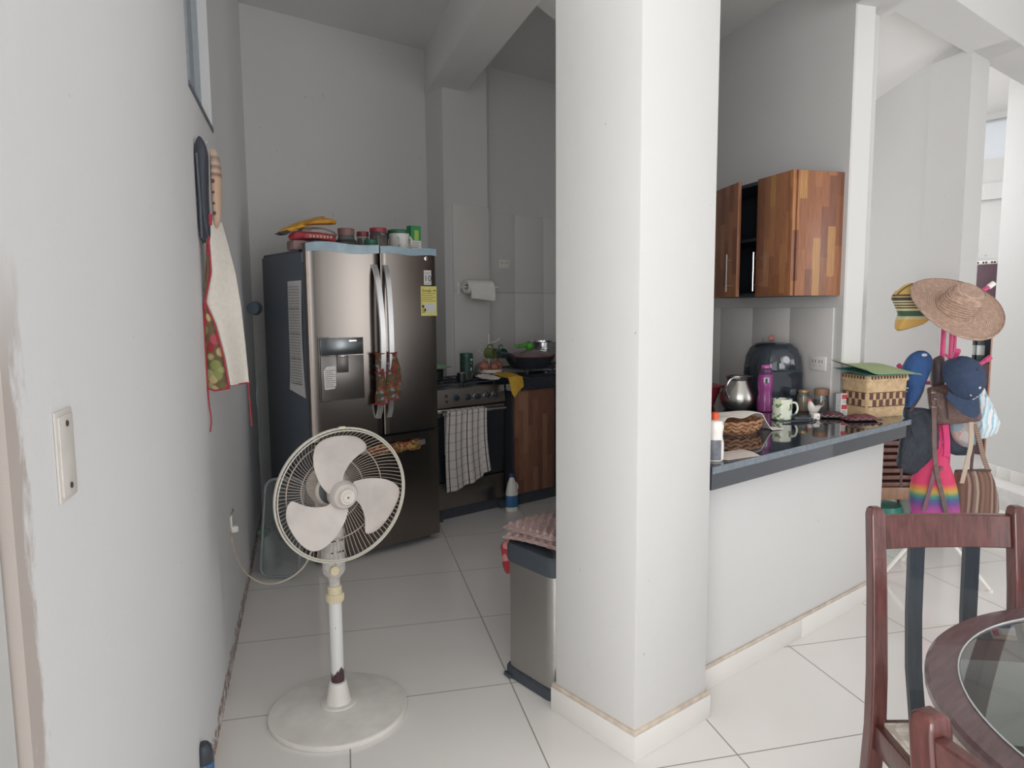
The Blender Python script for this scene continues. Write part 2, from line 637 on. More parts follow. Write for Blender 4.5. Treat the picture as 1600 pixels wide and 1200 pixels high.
def thing(name, label, cat, loc=(0, 0, 0), rz=0.0, group=None, rot=None):
    o = bpy.data.objects.new(name, None)
    o.empty_display_size = 0.05
    COL.objects.link(o)
    o.location = loc
    o.rotation_euler = rot if rot else (0, 0, rz)
    return tag(o, label, cat, group)


def struct(name, mb, m=None):
    o = mb.build(name, None, m)
    o['kind'] = 'structure'
    return o


def copy_tree(o, parent=None):
    c = o.copy()
    COL.objects.link(c)
    if parent:
        c.parent = parent
    for ch in list(o.children):
        copy_tree(ch, c)
    return c


def R(d):
    return math.radians(d)


def rotz(p, a, c=(0, 0)):
    x, y = p[0] - c[0], p[1] - c[1]
    return (c[0] + x * math.cos(a) - y * math.sin(a), c[1] + x * math.sin(a) + y * math.cos(a))


def curve_pts(pts, n=8, closed=False):
    """Catmull-Rom through the points"""
    P = [Vector(p) for p in pts]
    out = []
    m = len(P)
    for i in range(m if closed else m - 1):
        p0 = P[(i - 1) % m] if closed else P[max(i - 1, 0)]
        p1, p2 = P[i], P[(i + 1) % m]
        p3 = P[(i + 2) % m] if closed else P[min(i + 2, m - 1)]
        for k in range(n):
            t = k / n
            out.append(0.5 * ((2 * p1) + (-p0 + p2) * t + (2 * p0 - 5 * p1 + 4 * p2 - p3) * t * t + (-p0 + 3 * p1 - 3 * p2 + p3) * t ** 3))
    if not closed:
        out.append(P[-1])
    return out


def c2(pts, n=5):
    """smooth closed 2D outline"""
    return [(p.x, p.y) for p in curve_pts([(a, b, 0) for a, b in pts], n, True)]


# ------------------------------------------------------------------ the setting
CEIL_Z = 3.33
mb = MB(); mb.box((-4.5, -5.2, -0.1), (8.5, 5.5, 0.0)); struct('floor', mb, FLOOR)
mb = MB()
mb.box((-4.5, -3.4, CEIL_Z), (3.55, 5.0, CEIL_Z + 0.12))
mb.box((3.55, -3.4, CEIL_Z), (8.5, 0.23, CEIL_Z + 0.12))
struct('ceiling', mb, CEIL)

# left wall, drawn in its own frame: x along the wall (deeper), y to the outside, with a window opening
LW0 = (-1.552, -0.432)
LWA = R(67.3)
WX0, WX1, WZ0, WZ1 = 1.60, 2.235, 2.125, 2.95
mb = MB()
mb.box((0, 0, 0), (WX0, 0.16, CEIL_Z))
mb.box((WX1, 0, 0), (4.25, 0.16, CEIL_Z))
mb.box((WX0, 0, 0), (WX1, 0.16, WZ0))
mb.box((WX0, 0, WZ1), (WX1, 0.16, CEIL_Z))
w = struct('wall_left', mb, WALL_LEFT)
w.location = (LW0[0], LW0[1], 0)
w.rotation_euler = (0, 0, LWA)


def lwp(x, y, z):
    """point in the left wall's frame to the room"""
    p = rotz((x, y), LWA)
    return (LW0[0] + p[0], LW0[1] + p[1], z)


WINFRAME = mat('white_window_frame', '#b3babf', 0.4)
mb = MB()
mb.box((WX0, 0.035, WZ0), (WX0 + 0.045, 0.075, WZ1)); mb.box((WX1 - 0.04, 0.035, WZ0), (WX1, 0.075, WZ1))
mb.box((WX0, 0.035, WZ0), (WX1, 0.075, WZ0 + 0.035)); mb.box((WX0, 0.035, WZ1 - 0.035), (WX1, 0.075, WZ1))
mb.box((WX0 + 0.13, 0.020, WZ0), (WX0 + 0.16, 0.07, WZ1)); mb.box((WX0 + 0.27, 0.028, WZ0), (WX0 + 0.29, 0.07, WZ1))
wf = struct('window_1', mb, WINFRAME)
wf.location = (LW0[0], LW0[1], 0); wf.rotation_euler = (0, 0, LWA)
mb = MB(); mb.box((WX0 + 0.02, 0.052, WZ0 + 0.02), (WX1 - 0.02, 0.057, WZ1 - 0.02))
g = mb.build('window_pane', wf, mat('window_glass', '#8d979e', 0.15, trans=0.35, var=0.03))
mb = MB(); mb.box((WX0, -0.004, WZ0 - 0.012), (WX1, 0.035, WZ0 + 0.004))
g = mb.build('window_sill', wf, mat('grey_slate_sill', '#6d7078', 0.5))

# white door leaf standing open against the near end of the left wall
mb = MB()
mb.box((-0.42, 0.012, 0.0), (-0.006, 0.055, 2.3), 0.004)
dj = struct('door_1', mb, mat('pale_door_paint', '#d5d8d6', 0.35, var=0.03, scale=2))
dj.location = (LW0[0], LW0[1], 0); dj.rotation_euler = (0, 0, LWA)

# rear wall, pilaster, tiled splashback
mb = MB(); mb.box((-0.05, 3.33, 0), (3.35, 3.48, CEIL_Z)); struct('wall_back', mb, WALL)
mb = MB(); mb.box((1.385, 3.10, 0), (1.79, 3.33, CEIL_Z)); struct('pilaster_column', mb, WALL)
mb = MB()
mb.box((1.455, 3.088, 0.9), (1.792, 3.1, 1.535), 0.0015); mb.box((1.455, 3.088, 1.538), (1.792, 3.1, 2.185), 0.0015)
x = 1.795
for x1 in (2.235, 2.56, 2.90, 3.10):
    for z0, z1 in ((0.9, 1.535), (1.538, 2.185)):
        mb.box((x, 3.318, z0), (x1 - 0.003, 3.33, z1), 0.0015)
    x = x1
struct('wall_tiling', mb, WTILE)
# kitchen right wall, starting behind the bar pillar
KRA = R(67.6)
KR0 = (1.848, 0.312)
mb = MB(); mb.box((0, -0.12, 0), (3.3, 0, CEIL_Z)); w = struct('wall_right', mb, WALL); w.location = (*KR0, 0); w.rotation_euler = (0, 0, KRA)
mb = MB()
x = 0.05
while x < 3.1:
    mb.box((x, 0, 0.9), (x + 0.327, 0.009, 1.40), 0.0015)
    x += 0.33
w = struct('trim_1', mb, WTILE); w.location = (*KR0, 0); w.rotation_euler = (0, 0, KRA)
# lower ceiling over the right half of the kitchen and the slanting beam to the pilaster
BD = (math.cos(R(68.6)), math.sin(R(68.6)))


def beamx(t, off):
    return 1.593 + (t - 3.1) / BD[1] * BD[0] + off


mb = MB()
mb.prism([(beamx(0.1, -0.30), 0.1), (beamx(0.1, 0), 0.1), (beamx(3.33, 0), 3.33), (beamx(3.33, -0.30), 3.33)], 3.012, CEIL_Z + 0.01)
struct('ceiling_beam', mb, CEIL)
mb = MB()
mb.prism([(beamx(0.2, -0.02), 0.2), (2.1, 0.2), (2.85, 2.38), (beamx(1.65, -0.02), 1.65)], 3.04, CEIL_Z + 0.01)
struct('ceiling_drop', mb, CEIL)

# foreground column, bar wall, beam above, pillars
mb = MB(); mb.box((0, 0, 0), (0.365, 0.365, CEIL_Z), 0.006); struct('column', mb, WALL)
mb = MB(); mb.box((-0.012, -0.012, 0), (0.377, 0.377, 0.083), 0.002); struct('baseboard_column', mb, SKIRT)
mb = MB(); mb.box((-0.009, -0.009, 0.083), (0.374, 0.374, 0.098), 0.003); struct('trim_2', mb, PLASTER)
mb = MB(); mb.box((0.365, 0.109, 0), (1.905, 0.245, 0.80), 0.003); struct('half_wall', mb, WALL)
mb = MB()
for a, b in ((0.378, 1.175), (1.177, 1.905)):
    mb.box((a, 0.098, 0), (b, 0.109, 0.083), 0.001)
struct('baseboard_half_wall', mb, SKIRT)
mb = MB(); mb.box((0.377, 0.101, 0.083), (1.905, 0.109, 0.095), 0.002); struct('trim_3', mb, PLASTER)
mb = MB(); mb.box((0.0, 0.0, 2.81), (6.4, 0.23, CEIL_Z + 0.01)); struct('front_beam', mb, WALL)
def skewed(x0, x1, t0, t1, z0, z1):
    k = 1 / math.tan(R(66))
    m_ = MB(); m_.prism([(x0, t0), (x1, t0), (x1 + (t1 - t0) * k, t1), (x0 + (t1 - t0) * k, t1)], z0, z1)
    return m_


struct('bar_pillar', skewed(1.845, 2.085, 0.305, 0.56, 0, 2.83), WALL)
struct('pillar_head', skewed(1.81, 2.09, 0.228, 0.56, 2.812, CEIL_Z + 0.01), WALL)
struct('corridor_pillar', skewed(2.985, 3.25, 0.2, 0.46, 0, 2.83), WALL)
mb = MB(); mb.box((0, -0.12, 0), (3.2, 0, 3.3)); w = struct('wall_corridor', mb, WALL); w.location = (3.02, 0.26, 0); w.rotation_euler = (0, 0, R(65.5))
# sloping corridor ceiling
mb = MB()
mb.loft([[(1.88, 0.2, 2.915), (3.05, 0.2, 2.915), (3.05, 0.2, 3.1), (1.88, 0.2, 3.1)], [(3.38, 3.9, 1.98), (4.66, 3.9, 1.98), (4.66, 3.9, 2.1), (3.38, 3.9, 2.1)]])
struct('ceiling_corridor', mb, CEIL)
# right-hand wall of the next room, standing on a raised step
W4 = (4.455, 0.465)
mb = MB(); mb.box((0, 0, 0), (1.9, 0.14, CEIL_Z)); w = struct('wall_terrace', mb, WALL); w.location = (*W4, 0); w.rotation_euler = (0, 0, R(233))
mb = MB()
x = 0.0
for i in range(5):
    mb.box((x, -0.012, 0.15), (x + 0.135, 0.0, 0.235), 0.001); x += 0.138
w = struct('baseboard_terrace', mb, SKIRT); w.location = (*W4, 0); w.rotation_euler = (0, 0, R(233))
mb = MB(); mb.box((-0.75, -0.19, 0), (0.75, 0, 0.15), 0.004); w = struct('floor_step', mb, mat('white_step_paint', '#dedcda', 0.5)); w.location = (*W4, 0); w.rotation_euler = (0, 0, R(233))
# far room end wall with a bright window above head height
FX = 6.3
mb = MB()
mb.box((FX, -0.5, 0), (FX + 0.15, 3.0, 2.78)); mb.box((FX, -0.5, 3.15), (FX + 0.15, 3.0, CEIL_Z)); mb.box((FX, -0.5, 2.78), (FX + 0.15, 0.6, 3.15)); mb.box((FX, 1.6, 2.78), (FX + 0.15, 3.0, 3.15))
mb.box((FX - 0.06, -0.5, 2.4), (FX, 3.0, 2.55))
struct('wall_far', mb, WALL)
mb = MB(); mb.box((FX + 0.05, 0.6, 2.78), (FX + 0.07, 1.6, 3.15))
wf2 = struct('window_2', mb, mat('frosted_far_glass', '#f0f3f6', 0.4, trans=0.8, var=0.01))
mb = MB(); mb.box((3.9, 0.23, 3.2), (FX, 3.0, 3.3)); struct('ceiling_far', mb, CEIL)

# ------------------------------------------------------------------ refrigerator
fr = thing('refrigerator', 'tall stainless steel french-door refrigerator with water dispenser in the kitchen corner', 'refrigerator', (-0.08, 2.173, 0))
# local: x 0..0.80 across the front, y 0 = door front, body behind
mb = MB(); mb.box((0.012, 0.075, 0.055), (0.788, 0.70, 1.715), 0.006); mb.box((0.03, 0.10, 0.0), (0.77, 0.66, 0.06)); mb.box((0.02, 0.09, 1.715), (0.12, 0.17, 1.735), 0.004); mb.box((0.68, 0.09, 1.715), (0.78, 0.17, 1.735), 0.004); mb.box((0.02, 0.12, 1.715), (0.78, 0.69, 1.730), 0.003); mb.build('body', fr, GREYSIDE)


def bowed(x0, x1, z0, z1, b=0.02, back=0.066, n=10, rd=0.014):
    """door panel with a softly bowed front"""
    pts = []
    for i in range(n + 1):
        u = i / n
        x = x0 + (x1 - x0) * u
        y = b * (2 * (0.5 + (x - 0.4) / 0.8) - 1) ** 2
        if i == 0:
            pts += [(x0, y + rd), (x0 + rd * 0.3, y + rd * 0.3)]
            x = x0 + rd
        elif i == n:
            pts += [(x1 - rd, y), (x1 - rd * 0.3, y + rd * 0.3), (x1, y + rd)]
            continue
        pts.append((x, y))
    pts += [(x1, back), (x0, back)]
    m = MB()
    m.prism(pts, z0, z1)
    return m


def fy(x):
    return 0.02 * (2 * (0.5 + (x - 0.4) / 0.8) - 1) ** 2


dL = bowed(0.002, 0.412, 0.70, 1.752).build('door', fr, STEEL)
dR = bowed(0.418, 0.798, 0.70, 1.752).build('door', fr, STEEL)
fz = bowed(0.002, 0.798, 0.045, 0.688).build('freezer_drawer', fr, STEEL)
mb = MB(); mb.prism([(0.0, fy(0) + 0.004), (0.012, fy(0.0) - 0.001), (0.012, 0.03), (0.0, 0.03)], 0.70, 1.752); mb.build('edge_strip', dL, mat('pale_door_edge', '#b9aca2', 0.4, 0.3))
# handles: long curved flat bars standing off the doors


def door_handle(x, bow, parent):
    m = MB()
    pts = []
    for i in range(21):
        u = i / 20
        z = 0.80 + 0.85 * u
        y = -0.004 - 0.058 * math.sin(math.pi * u) ** 0.55
        pts.append((x + bow * math.sin(math.pi * u), y, z))
    m.ribbon(pts, 0.03, 0.014, (1, 0, 0))
    o = m.build('handle', parent, HANDLE)
    o['label'] = 'curved silver grab handle'
    return o


door_handle(0.378, 0.012, dL)
door_handle(0.447, -0.006, dR)
mb = MB()
mb.ribbon([(0.12 + 0.56 * i / 14, -0.002 - 0.045 * math.sin(math.pi * i / 14) ** 0.5, 0.628) for i in range(15)], 0.028, 0.014, (0, 0, 1))
mb.build('handle', fz, HANDLE)
# dispenser
mb = MB()
mb.box((0.045, fy(0.05) - 0.0045, 0.915), (0.305, 0.012, 1.262), 0.003)
dp = mb.build('water_dispenser', fr, m_steel('dispenser_panel', '#817d7a', 0.34, vertical=False))
mb = MB(); mb.box((0.05, -0.0035, 1.165), (0.30, 0.01, 1.257), 0.002); mb.build('display_panel', dp, mat('dark_display', '#777b7d', 0.22, 0.8, 0.05))
mb = MB(); mb.box((0.05, -0.0030, 0.92), (0.30, 0.008, 1.16), 0.002); mb.build('recess', dp, mat('recess_steel', '#8a8682', 0.35, 0.9, 0.04))
mb = MB(); mb.box((0.14, -0.012, 1.07), (0.205, 0.0, 1.16), 0.003); mb.build('paddle', dp, mat('paddle_grey', '#77726f', 0.35, 0.7))
mb = MB(); mb.box((0.145, -0.014, 1.155), (0.20, -0.004, 1.163), 0.002); mb.build('chrome_trim', dp, CHROME); mb = MB(); mb.box((0.215, -0.0055, 1.236), (0.258, -0.003, 1.243)); mb.build('chrome_trim', dp, CHROME)
mb = MB()
mb.use(PAPER).prism([(0.065, 0.985), (0.062, 1.085), (0.078, 1.105), (0.13, 1.108), (0.13, 1.0), (0.122, 0.985), (0.072, 0.982)], -0.0065, -0.0052, 'y')
mb.use(mat('print_grey', '#6f6f70', 0.8))
for i in range(9):
    mb.box((0.07, -0.0069, 0.995 + i * 0.011), (0.126 - 0.012 * (i % 3 == 1), -0.0064, 0.998 + i * 0.011))
mb.build('paper_label', dp)
# two-material labels are built through this helper


def label_sheet(parent, x0, x1, z0, z1, y, base, marks, name='sticker', lab=None, thick=0.0012):
    m = MB()
    m.use(base).box((x0, y - thick, z0), (x1, y, z1))
    for mm, a in marks:
        m.use(mm)
        if isinstance(a[0], str):
            m.text(a[0], a[1], (a[2], y - thick - 0.0004, a[3]), (1, 0, 0), (0, 0, 1), 0.0003)
        else:
            m.box((a[0], y - thick - 0.0006, a[2]), (a[1], y - thick, a[3]))
    o = m.build(name, parent)
    if lab:
        o['label'] = lab
    return o


INK = mat('black_ink', '#33332f', 0.8)
INKG = mat('grey_ink', '#77776f', 0.8)
YEL = mat('yellow_label_paper', '#ded47a', 0.7, var=0.03)
marks = [(INK, ('Energía', 0.021, 0.694, 1.508)), (INK, (0.768, 0.786, 1.512, 1.517))]
for i in range(5):
    marks.append((INKG, (0.69, 0.785 - 0.02 * (i % 2), 1.497 - i * 0.011, 1.4995 - i * 0.011)))
marks += [(mat('label_white', '#cfd0cb', 0.7), (0.706, 0.782, 1.388, 1.44)), (INK, (0.69, 0.704, 1.415, 1.43)), (mat('label_orange', '#cf9a58', 0.7), (0.688, 0.716, 1.395, 1.41)), (mat('label_green', '#6c9a5a', 0.7), (0.688, 0.71, 1.386, 1.392))]
label_sheet(dR, 0.683, 0.792, 1.368, 1.54, fy(0.683) + 0.0, YEL, marks, 'energy_label', 'yellow energy rating label with black print')
label_sheet(dR, 0.708, 0.758, 1.548, 1.632, fy(0.708), mat('silver_sticker', '#c9c7c4', 0.35, 0.4), [(INK, ('10', 0.052, 0.7075, 1.568)), (INKG, (0.713, 0.753, 1.617, 1.62)), (INKG, (0.713, 0.745, 1.61, 1.612)), (INKG, (0.713, 0.753, 1.556, 1.559))], 'warranty_sticker', 'silver sticker with a large 10')
mb = MB(); mb.lathe([(0.012, 0), (0.012, 0.0025), (0.008, 0.003)], 20); lg = mb.build('maker_badge', dR, CHROME, loc=(0.725, fy(0.725) - 0.001, 1.70), rot=(R(90), 0, 0))
# sheet of instructions taped to the side, slightly curled
mb = MB()
mb.use(PAPER).sheet(lambda u, v: (-0.001 - 0.006 * math.sin(math.pi * v) * (1 - u) - 0.012 * (1 - v) ** 6 * u, 0.12 + 0.19 * u + 0.008 * math.sin(3 * v), 0.965 + 0.60 * v - 0.035 * (1 - u) * (1 - v) ** 3), 4, 14, 0.001)
mb.use(mat('faint_print', '#9d9d9a', 0.8))
rnd = random.Random(3)
for i in range(36):
    z = 1.0 + i * 0.0152
    y0 = 0.145
    while y0 < 0.29:
        y1 = min(0.295, y0 + rnd.uniform(0.02, 0.07))
        mb.box((-0.0105, y0, z), (-0.0085, y1, z + (0.003 if i % 9 else 0.007)))
        y0 = y1 + 0.008
o = mb.build('instruction_sheet', fr); o.location.x = 0.012; o['label'] = 'white printed instruction sheet taped to the side'
mb = MB(); mb.box((0.004, 0.075, 1.66), (0.011, 0.09, 1.71)); mb.build('side_tag', fr, mat('tag_grey', '#9aa3ab', 0.5))
# blue protective film left along the top of the doors
FILM = mat('blue_protective_film', '#9fb6c2', 0.25, 0.0, 0.08, 30)
mb = MB(); mb.sheet(lambda u, v: (0.0 + 0.412 * u, fy(0.412 * u) - 0.0025 - 0.002 * math.sin(20 * u) * v, 1.712 + 0.006 * math.sin(7 * u) + (0.044 + 0.006 * math.sin(3 * u)) * v), 16, 2, 0.001)
mb.sheet(lambda u, v: (0.41 * u, fy(0.41 * u) - 0.002 + 0.09 * v, 1.7545 + 0.003 * math.sin(9 * u + 3 * v)), 10, 2, 0.001)
o = mb.build('protective_film', dL, FILM); o['label'] = 'pale blue film along the door top'
mb = MB(); mb.sheet(lambda u, v: (0.42 + 0.38 * u, fy(0.42 + 0.38 * u) - 0.0025, 1.716 + 0.004 * math.sin(9 * u) + 0.04 * v), 16, 2, 0.001)
mb.sheet(lambda u, v: (0.42 + 0.38 * u, fy(0.42 + .38 * u) - 0.002 + 0.09 * v, 1.7545 + 0.003 * math.sin(8 * u + 3 * v)), 10, 2, 0.001)
o = mb.build('protective_film', dR, FILM); o['label'] = 'pale blue film along the door top'

# cloth covers wrapped round the handles
PRINT = m_cells('folk_print_cloth', ['#7a3a33', '#5f5c38', '#82443a', '#48573a', '#7f8ea0', '#6d3630', '#82603c', '#5a4a34'], 60, 0.9)
REDTRIM = mat('red_binding', '#8e3a34', 0.9)


def cover(name, label, cx, z0, z1, flare, loc):
    t = thing(name, label, 'handle cover', loc, group='cloth covers on the refrigerator handles')
    m = MB()
    rr = []
    for k in range(9):
        u = k / 8
        z = z0 + (z1 - z0) * u
        w = 0.030 + flare * math.sin(math.pi * min(1, u * 1.1)) + (0.01 if u < 0.15 else 0)
        rr.append([(cx + w * math.cos(a) + flare * 0.5 * math.sin(math.pi * u), -0.0 + 0.024 * math.sin(a), z) for a in [2 * math.pi * j / 14 for j in range(14)]])
    m.loft(rr, cap=True)
    m.build('cloth', t, PRINT)
    m = MB(); m.tube([(cx + 0.034 * math.cos(a), 0.026 * math.sin(a), z1) for a in [2 * math.pi * j / 16 for j in range(16)]], 0.004, 6, True)
    m.build('trim', t, REDTRIM); m = MB()
    m.tube([(cx + 0.042 * math.cos(a), 0.028 * math.sin(a), z0) for a in [2 * math.pi * j / 16 for j in range(16)]], 0.005, 6, True)
    m.build('trim', t, REDTRIM); m = MB()
    m.tube([(cx + 0.034 * math.cos(a), 0.0255 * math.sin(a), z0 + (z1 - z0) * 0.62) for a in [2 * math.pi * j / 16 for j in range(16)]], 0.003, 6, True)
    m.build('trim', t, REDTRIM)
    return t


cover('handle_cover', 'printed cloth cover wrapped round the left refrigerator door handle', 0, -0.14, 0.14, 0.0, (0.302, 2.132, 1.025))
cover('handle_cover', 'wider flared printed cloth cover on the right refrigerator door handle', 0, -0.13, 0.13, 0.022, (0.368, 2.128, 1.035))
t = thing('handle_cover', 'red and yellow printed cloth cover on the freezer drawer handle', 'handle cover', (0.37, 2.125, 0.628), group='cloth covers on the refrigerator handles')
mb = MB()
rr = []
for k in range(9):
    x = -0.17 + 0.34 * k / 8
    rr.append([(x, 0.012 * abs(x) / 0.17 + 0.024 * math.cos(a), (0.028 + 0.006 * math.sin(9 * x * 6)) * math.sin(a) - 0.004) for a in [2 * math.pi * j / 14 for j in range(14)]])
mb.loft(rr); mb.build('cloth', t, m_cells('bright_folk_print', ['#8c3a36', '#96703c', '#70703c', '#823430', '#a88c4a', '#6b463a'], 70, 0.9))

# ------------------------------------------------------------------ things on the refrigerator
TOP = 1.7305
def jar(name, label, loc, r, h, body, lid, lidh=0.022, lidr=None, shoulder=0.75, cat='jar', group=None, content=None, fill=0.7, seg=28):
    t = thing(name, label, cat, loc, group=group)
    lr = lidr or r * 0.85
    m = MB()
    m.lathe([(r * 0.9, 0), (r, 0.006), (r, h * shoulder), (lr * 0.96, h - lidh - 0.004), (lr * 0.94, h - lidh)], seg)
    m.build('glass_body' if content else 'body', t, body)
    if content:
        m = MB(); m.lathe([(r * 0.85, 0.004), (r * 0.93, 0.01), (r * 0.93, h * fill)], seg); m.build('contents', t, content)
    m = MB(); m.lathe([(lr, h - lidh), (lr * 1.04, h - lidh + 0.003), (lr * 1.04, h - 0.003), (lr * 0.98, h)], seg); m.build('lid', t, lid)
    return t


def glass(name, c, tr=0.85, rough=0.05):
    return mat(name, c, rough, 0.0, 0.02, trans=tr)


CLEAR = glass('clear_glass', '#e8eeee', 0.93)
t = thing('snack_packet', 'crumpled yellow and orange snack packet topping the pile on the refrigerator', 'packet', (0.02, 2.45, TOP + 0.135), R(12), group='packets piled on the refrigerator')
mb = MB(); mb.pillow(c2([(-0.15, -0.03), (-0.07, 0.01), (0.03, 0.045), (0.13, 0.07), (0.15, 0.05), (0.06, 0.015), (-0.02, -0.01), (-0.12, -0.045)], 3), 0.05, rings=3, wob=0.25); mb.build('bag', t, mat('yellow_foil', '#d8a02c', 0.35, var=0.2, scale=22))
mb = MB(); mb.prism([(-0.165, -0.05), (-0.10, -0.015), (-0.085, -0.03), (-0.13, -0.055)], -0.03, 0.03, 'y'); mb.build('seal_strip', t, mat('dark_seal', '#3b3d45', 0.5))
mb = MB(); mb.pillow(c2([(-0.09, -0.02), (0.0, 0.02), (0.11, 0.03), (0.13, 0.0), (0.02, -0.01)], 3), 0.045, rings=3, wob=0.2)
o = mb.build('snack_packet', None, mat('golden_foil', '#c98a24', 0.35, var=0.2, scale=18), loc=(0.06, 2.42, TOP + 0.155), rot=(0, 0, R(-8)))
tag(o, 'golden packet lying under the yellow snack packet on the refrigerator', 'packet', 'packets piled on the refrigerator')
mb = MB()
mb.use(mat('red_foil', '#b0434a', 0.4, var=0.15, scale=25)).pillow(c2([(-0.1, 0.03), (0.0, 0.035), (0.13, 0.025), (0.15, -0.02), (0.02, -0.015), (-0.12, -0.015)], 3), 0.06, rings=3, wob=0.2)
mb.use(mat('pale_print', '#d6b9a8', 0.6))
for i in range(7):
    mb.box((-0.03 + i * 0.02, -0.0585, 0.0), (-0.018 + i * 0.02, -0.05, 0.012))
o = mb.build('snack_packet', None, loc=(0.045, 2.42, TOP + 0.072)); tag(o, 'red printed packet under the yellow ones on the refrigerator', 'packet', 'packets piled on the refrigerator')
mb = MB(); mb.pillow(c2([(-0.1, 0.02), (0.02, 0.035), (0.12, 0.01), (0.1, -0.02), (-0.08, -0.02)], 3), 0.05, rings=3, wob=0.3)
o = mb.build('plastic_bag', None, mat('crumpled_clear_bag', '#c9bdb4', 0.25, trans=0.4, var=0.1), loc=(0.10, 2.47, TOP + 0.105)); tag(o, 'crumpled clear plastic bag behind the red packet on the refrigerator', 'bag')
mb = MB(); mb.box((-0.055, -0.06, 0), (0.055, 0.06, 0.05), 0.01)
o = mb.build('storage_box', None, mat('slate_box', '#595d63', 0.5), loc=(0.055, 2.35, TOP), rot=(0, 0, R(5))); tag(o, 'small dark grey box under the red packet on the refrigerator', 'box')
mb = MB(); mb.box((-0.04, -0.05, 0), (0.04, 0.05, 0.055), 0.012)
o = mb.build('food_packet', None, mat('dusty_pink_pack', '#a58580', 0.6), loc=(-0.035, 2.42, TOP)); tag(o, 'dusty pink packet at the left end of the refrigerator top', 'packet')
o = jar('glass_jar', 'dark-filled glass jar with a brown lid beside the packets on the refrigerator', (0.25, 2.40, TOP), 0.062, 0.135, CLEAR, mat('brown_lid', '#8a6860', 0.45), 0.042, 0.045, 0.35, group='jars on the refrigerator', content=mat('dark_coffee', '#3e3a38', 0.8, var=0.3, scale=120), fill=0.5)
o = jar('glass_jar', 'short glass jar with a green lid in front of the red-lidded jars', (0.372, 2.34, TOP), 0.032, 0.075, CLEAR, mat('green_lid', '#2f7559', 0.4), 0.028, 0.034, 0.5, group='jars on the refrigerator')
o = jar('glass_jar', 'small jar with a dark red lid half hidden behind the larger red-lidded jar', (0.385, 2.46, TOP), 0.034, 0.13, CLEAR, mat('dark_red_lid', '#8c3c42', 0.4), 0.028, 0.034, 0.7, group='jars on the refrigerator', content=mat('tan_seeds', '#8a7458', 0.8, var=0.3, scale=120))
o = jar('glass_jar', 'larger round jar with a red lid and brown contents behind the handles', (0.455, 2.40, TOP), 0.05, 0.15, CLEAR, mat('red_lid', '#a03a42', 0.4), 0.026, 0.048, 0.75, group='jars on the refrigerator', content=mat('brown_spice', '#75604a', 0.8, var=0.3, scale=100))
o = jar('glass_jar', 'dark blue-lidded jar squeezed between the red-lidded jar and the white tub', (0.525, 2.47, TOP), 0.03, 0.13, glass('dark_glass', '#58636b', 0.6), mat('navy_lid', '#3f4d5e', 0.4), 0.03, 0.032, 0.75, group='jars on the refrigerator')
t = thing('plastic_tub', 'white plastic tub with a green rim lid and a moulded grip on the refrigerator', 'tub', (0.60, 2.41, TOP))
mb = MB(); mb.lathe([(0.056, 0), (0.06, 0.01), (0.063, 0.125), (0.066, 0.128)], 32); mb.build('tub', t, WHITEPL)
mb = MB(); mb.lathe([(0.068, 0.126), (0.07, 0.13), (0.07, 0.144), (0.066, 0.148)], 32); mb.build('lid', t, mat('dark_green_lid', '#2c6a4b', 0.4))
mb = MB(); mb.tube([(-0.035, -0.05, 0.04), (-0.04, -0.075, 0.06), (-0.04, -0.078, 0.09), (-0.045, -0.062, 0.105)], 0.007); mb.build('grip', t, WHITEPL); mb = MB(); mb.tube([(0.035, -0.05, 0.04), (0.04, -0.072, 0.06), (0.04, -0.074, 0.09), (0.04, -0.056, 0.105)], 0.007); mb.build('grip', t, WHITEPL)
GREENP = mat('green_carton_print', '#2d8a52', 0.5)
for nm, lb, lx, ly, w, h in (('carton', 'green-topped white carton standing beside the white tub on the refrigerator', 0.685, 2.38, 0.07, 0.175), ('carton', 'second green and white carton behind the first at the right end of the refrigerator', 0.725, 2.46, 0.06, 0.15)):
    mb = MB()
    mb.use(WHITEPL).box((-w / 2, -0.025, 0), (w / 2, 0.025, h * 0.5))
    mb.use(GREENP).box((-w / 2, -0.025, h * 0.5), (w / 2, 0.025, h))
    if h > 0.16:
        mb.use(mat('lime_print', '#9fc650', 0.5)).box((-0.012, -0.0262, h * 0.52), (0.018, -0.025, h * 0.85))
        mb.use(INKG)
        for i in range(7):
            mb.box((-0.028, -0.0258, 0.015 + i * 0.01), (0.026 - 0.01 * (i % 2), -0.025, 0.018 + i * 0.01))
    else:
        mb.use(mat('brown_print', '#7a5a48', 0.5)).box((0.018, -0.0258, 0.01), (0.028, -0.025, 0.08))
    tag(mb.build(nm, loc=(lx, ly, TOP)), lb, 'carton', 'cartons on the refrigerator')
mb = MB(); mb.pillow(c2([(-0.08, -0.01), (-0.03, 0.012), (0.04, 0.014), (0.085, -0.008), (0.03, -0.014)], 4), 0.03, rings=3, wob=0.2)
tag(mb.build('plastic_sheet', None, mat('green_clear_sheet', '#9dbfae', 0.3, trans=0.4), loc=(0.44, 2.30, TOP + 0.014)), 'thin pale green crumpled sheet lying in front of the jars on the refrigerator', 'plastic sheet')

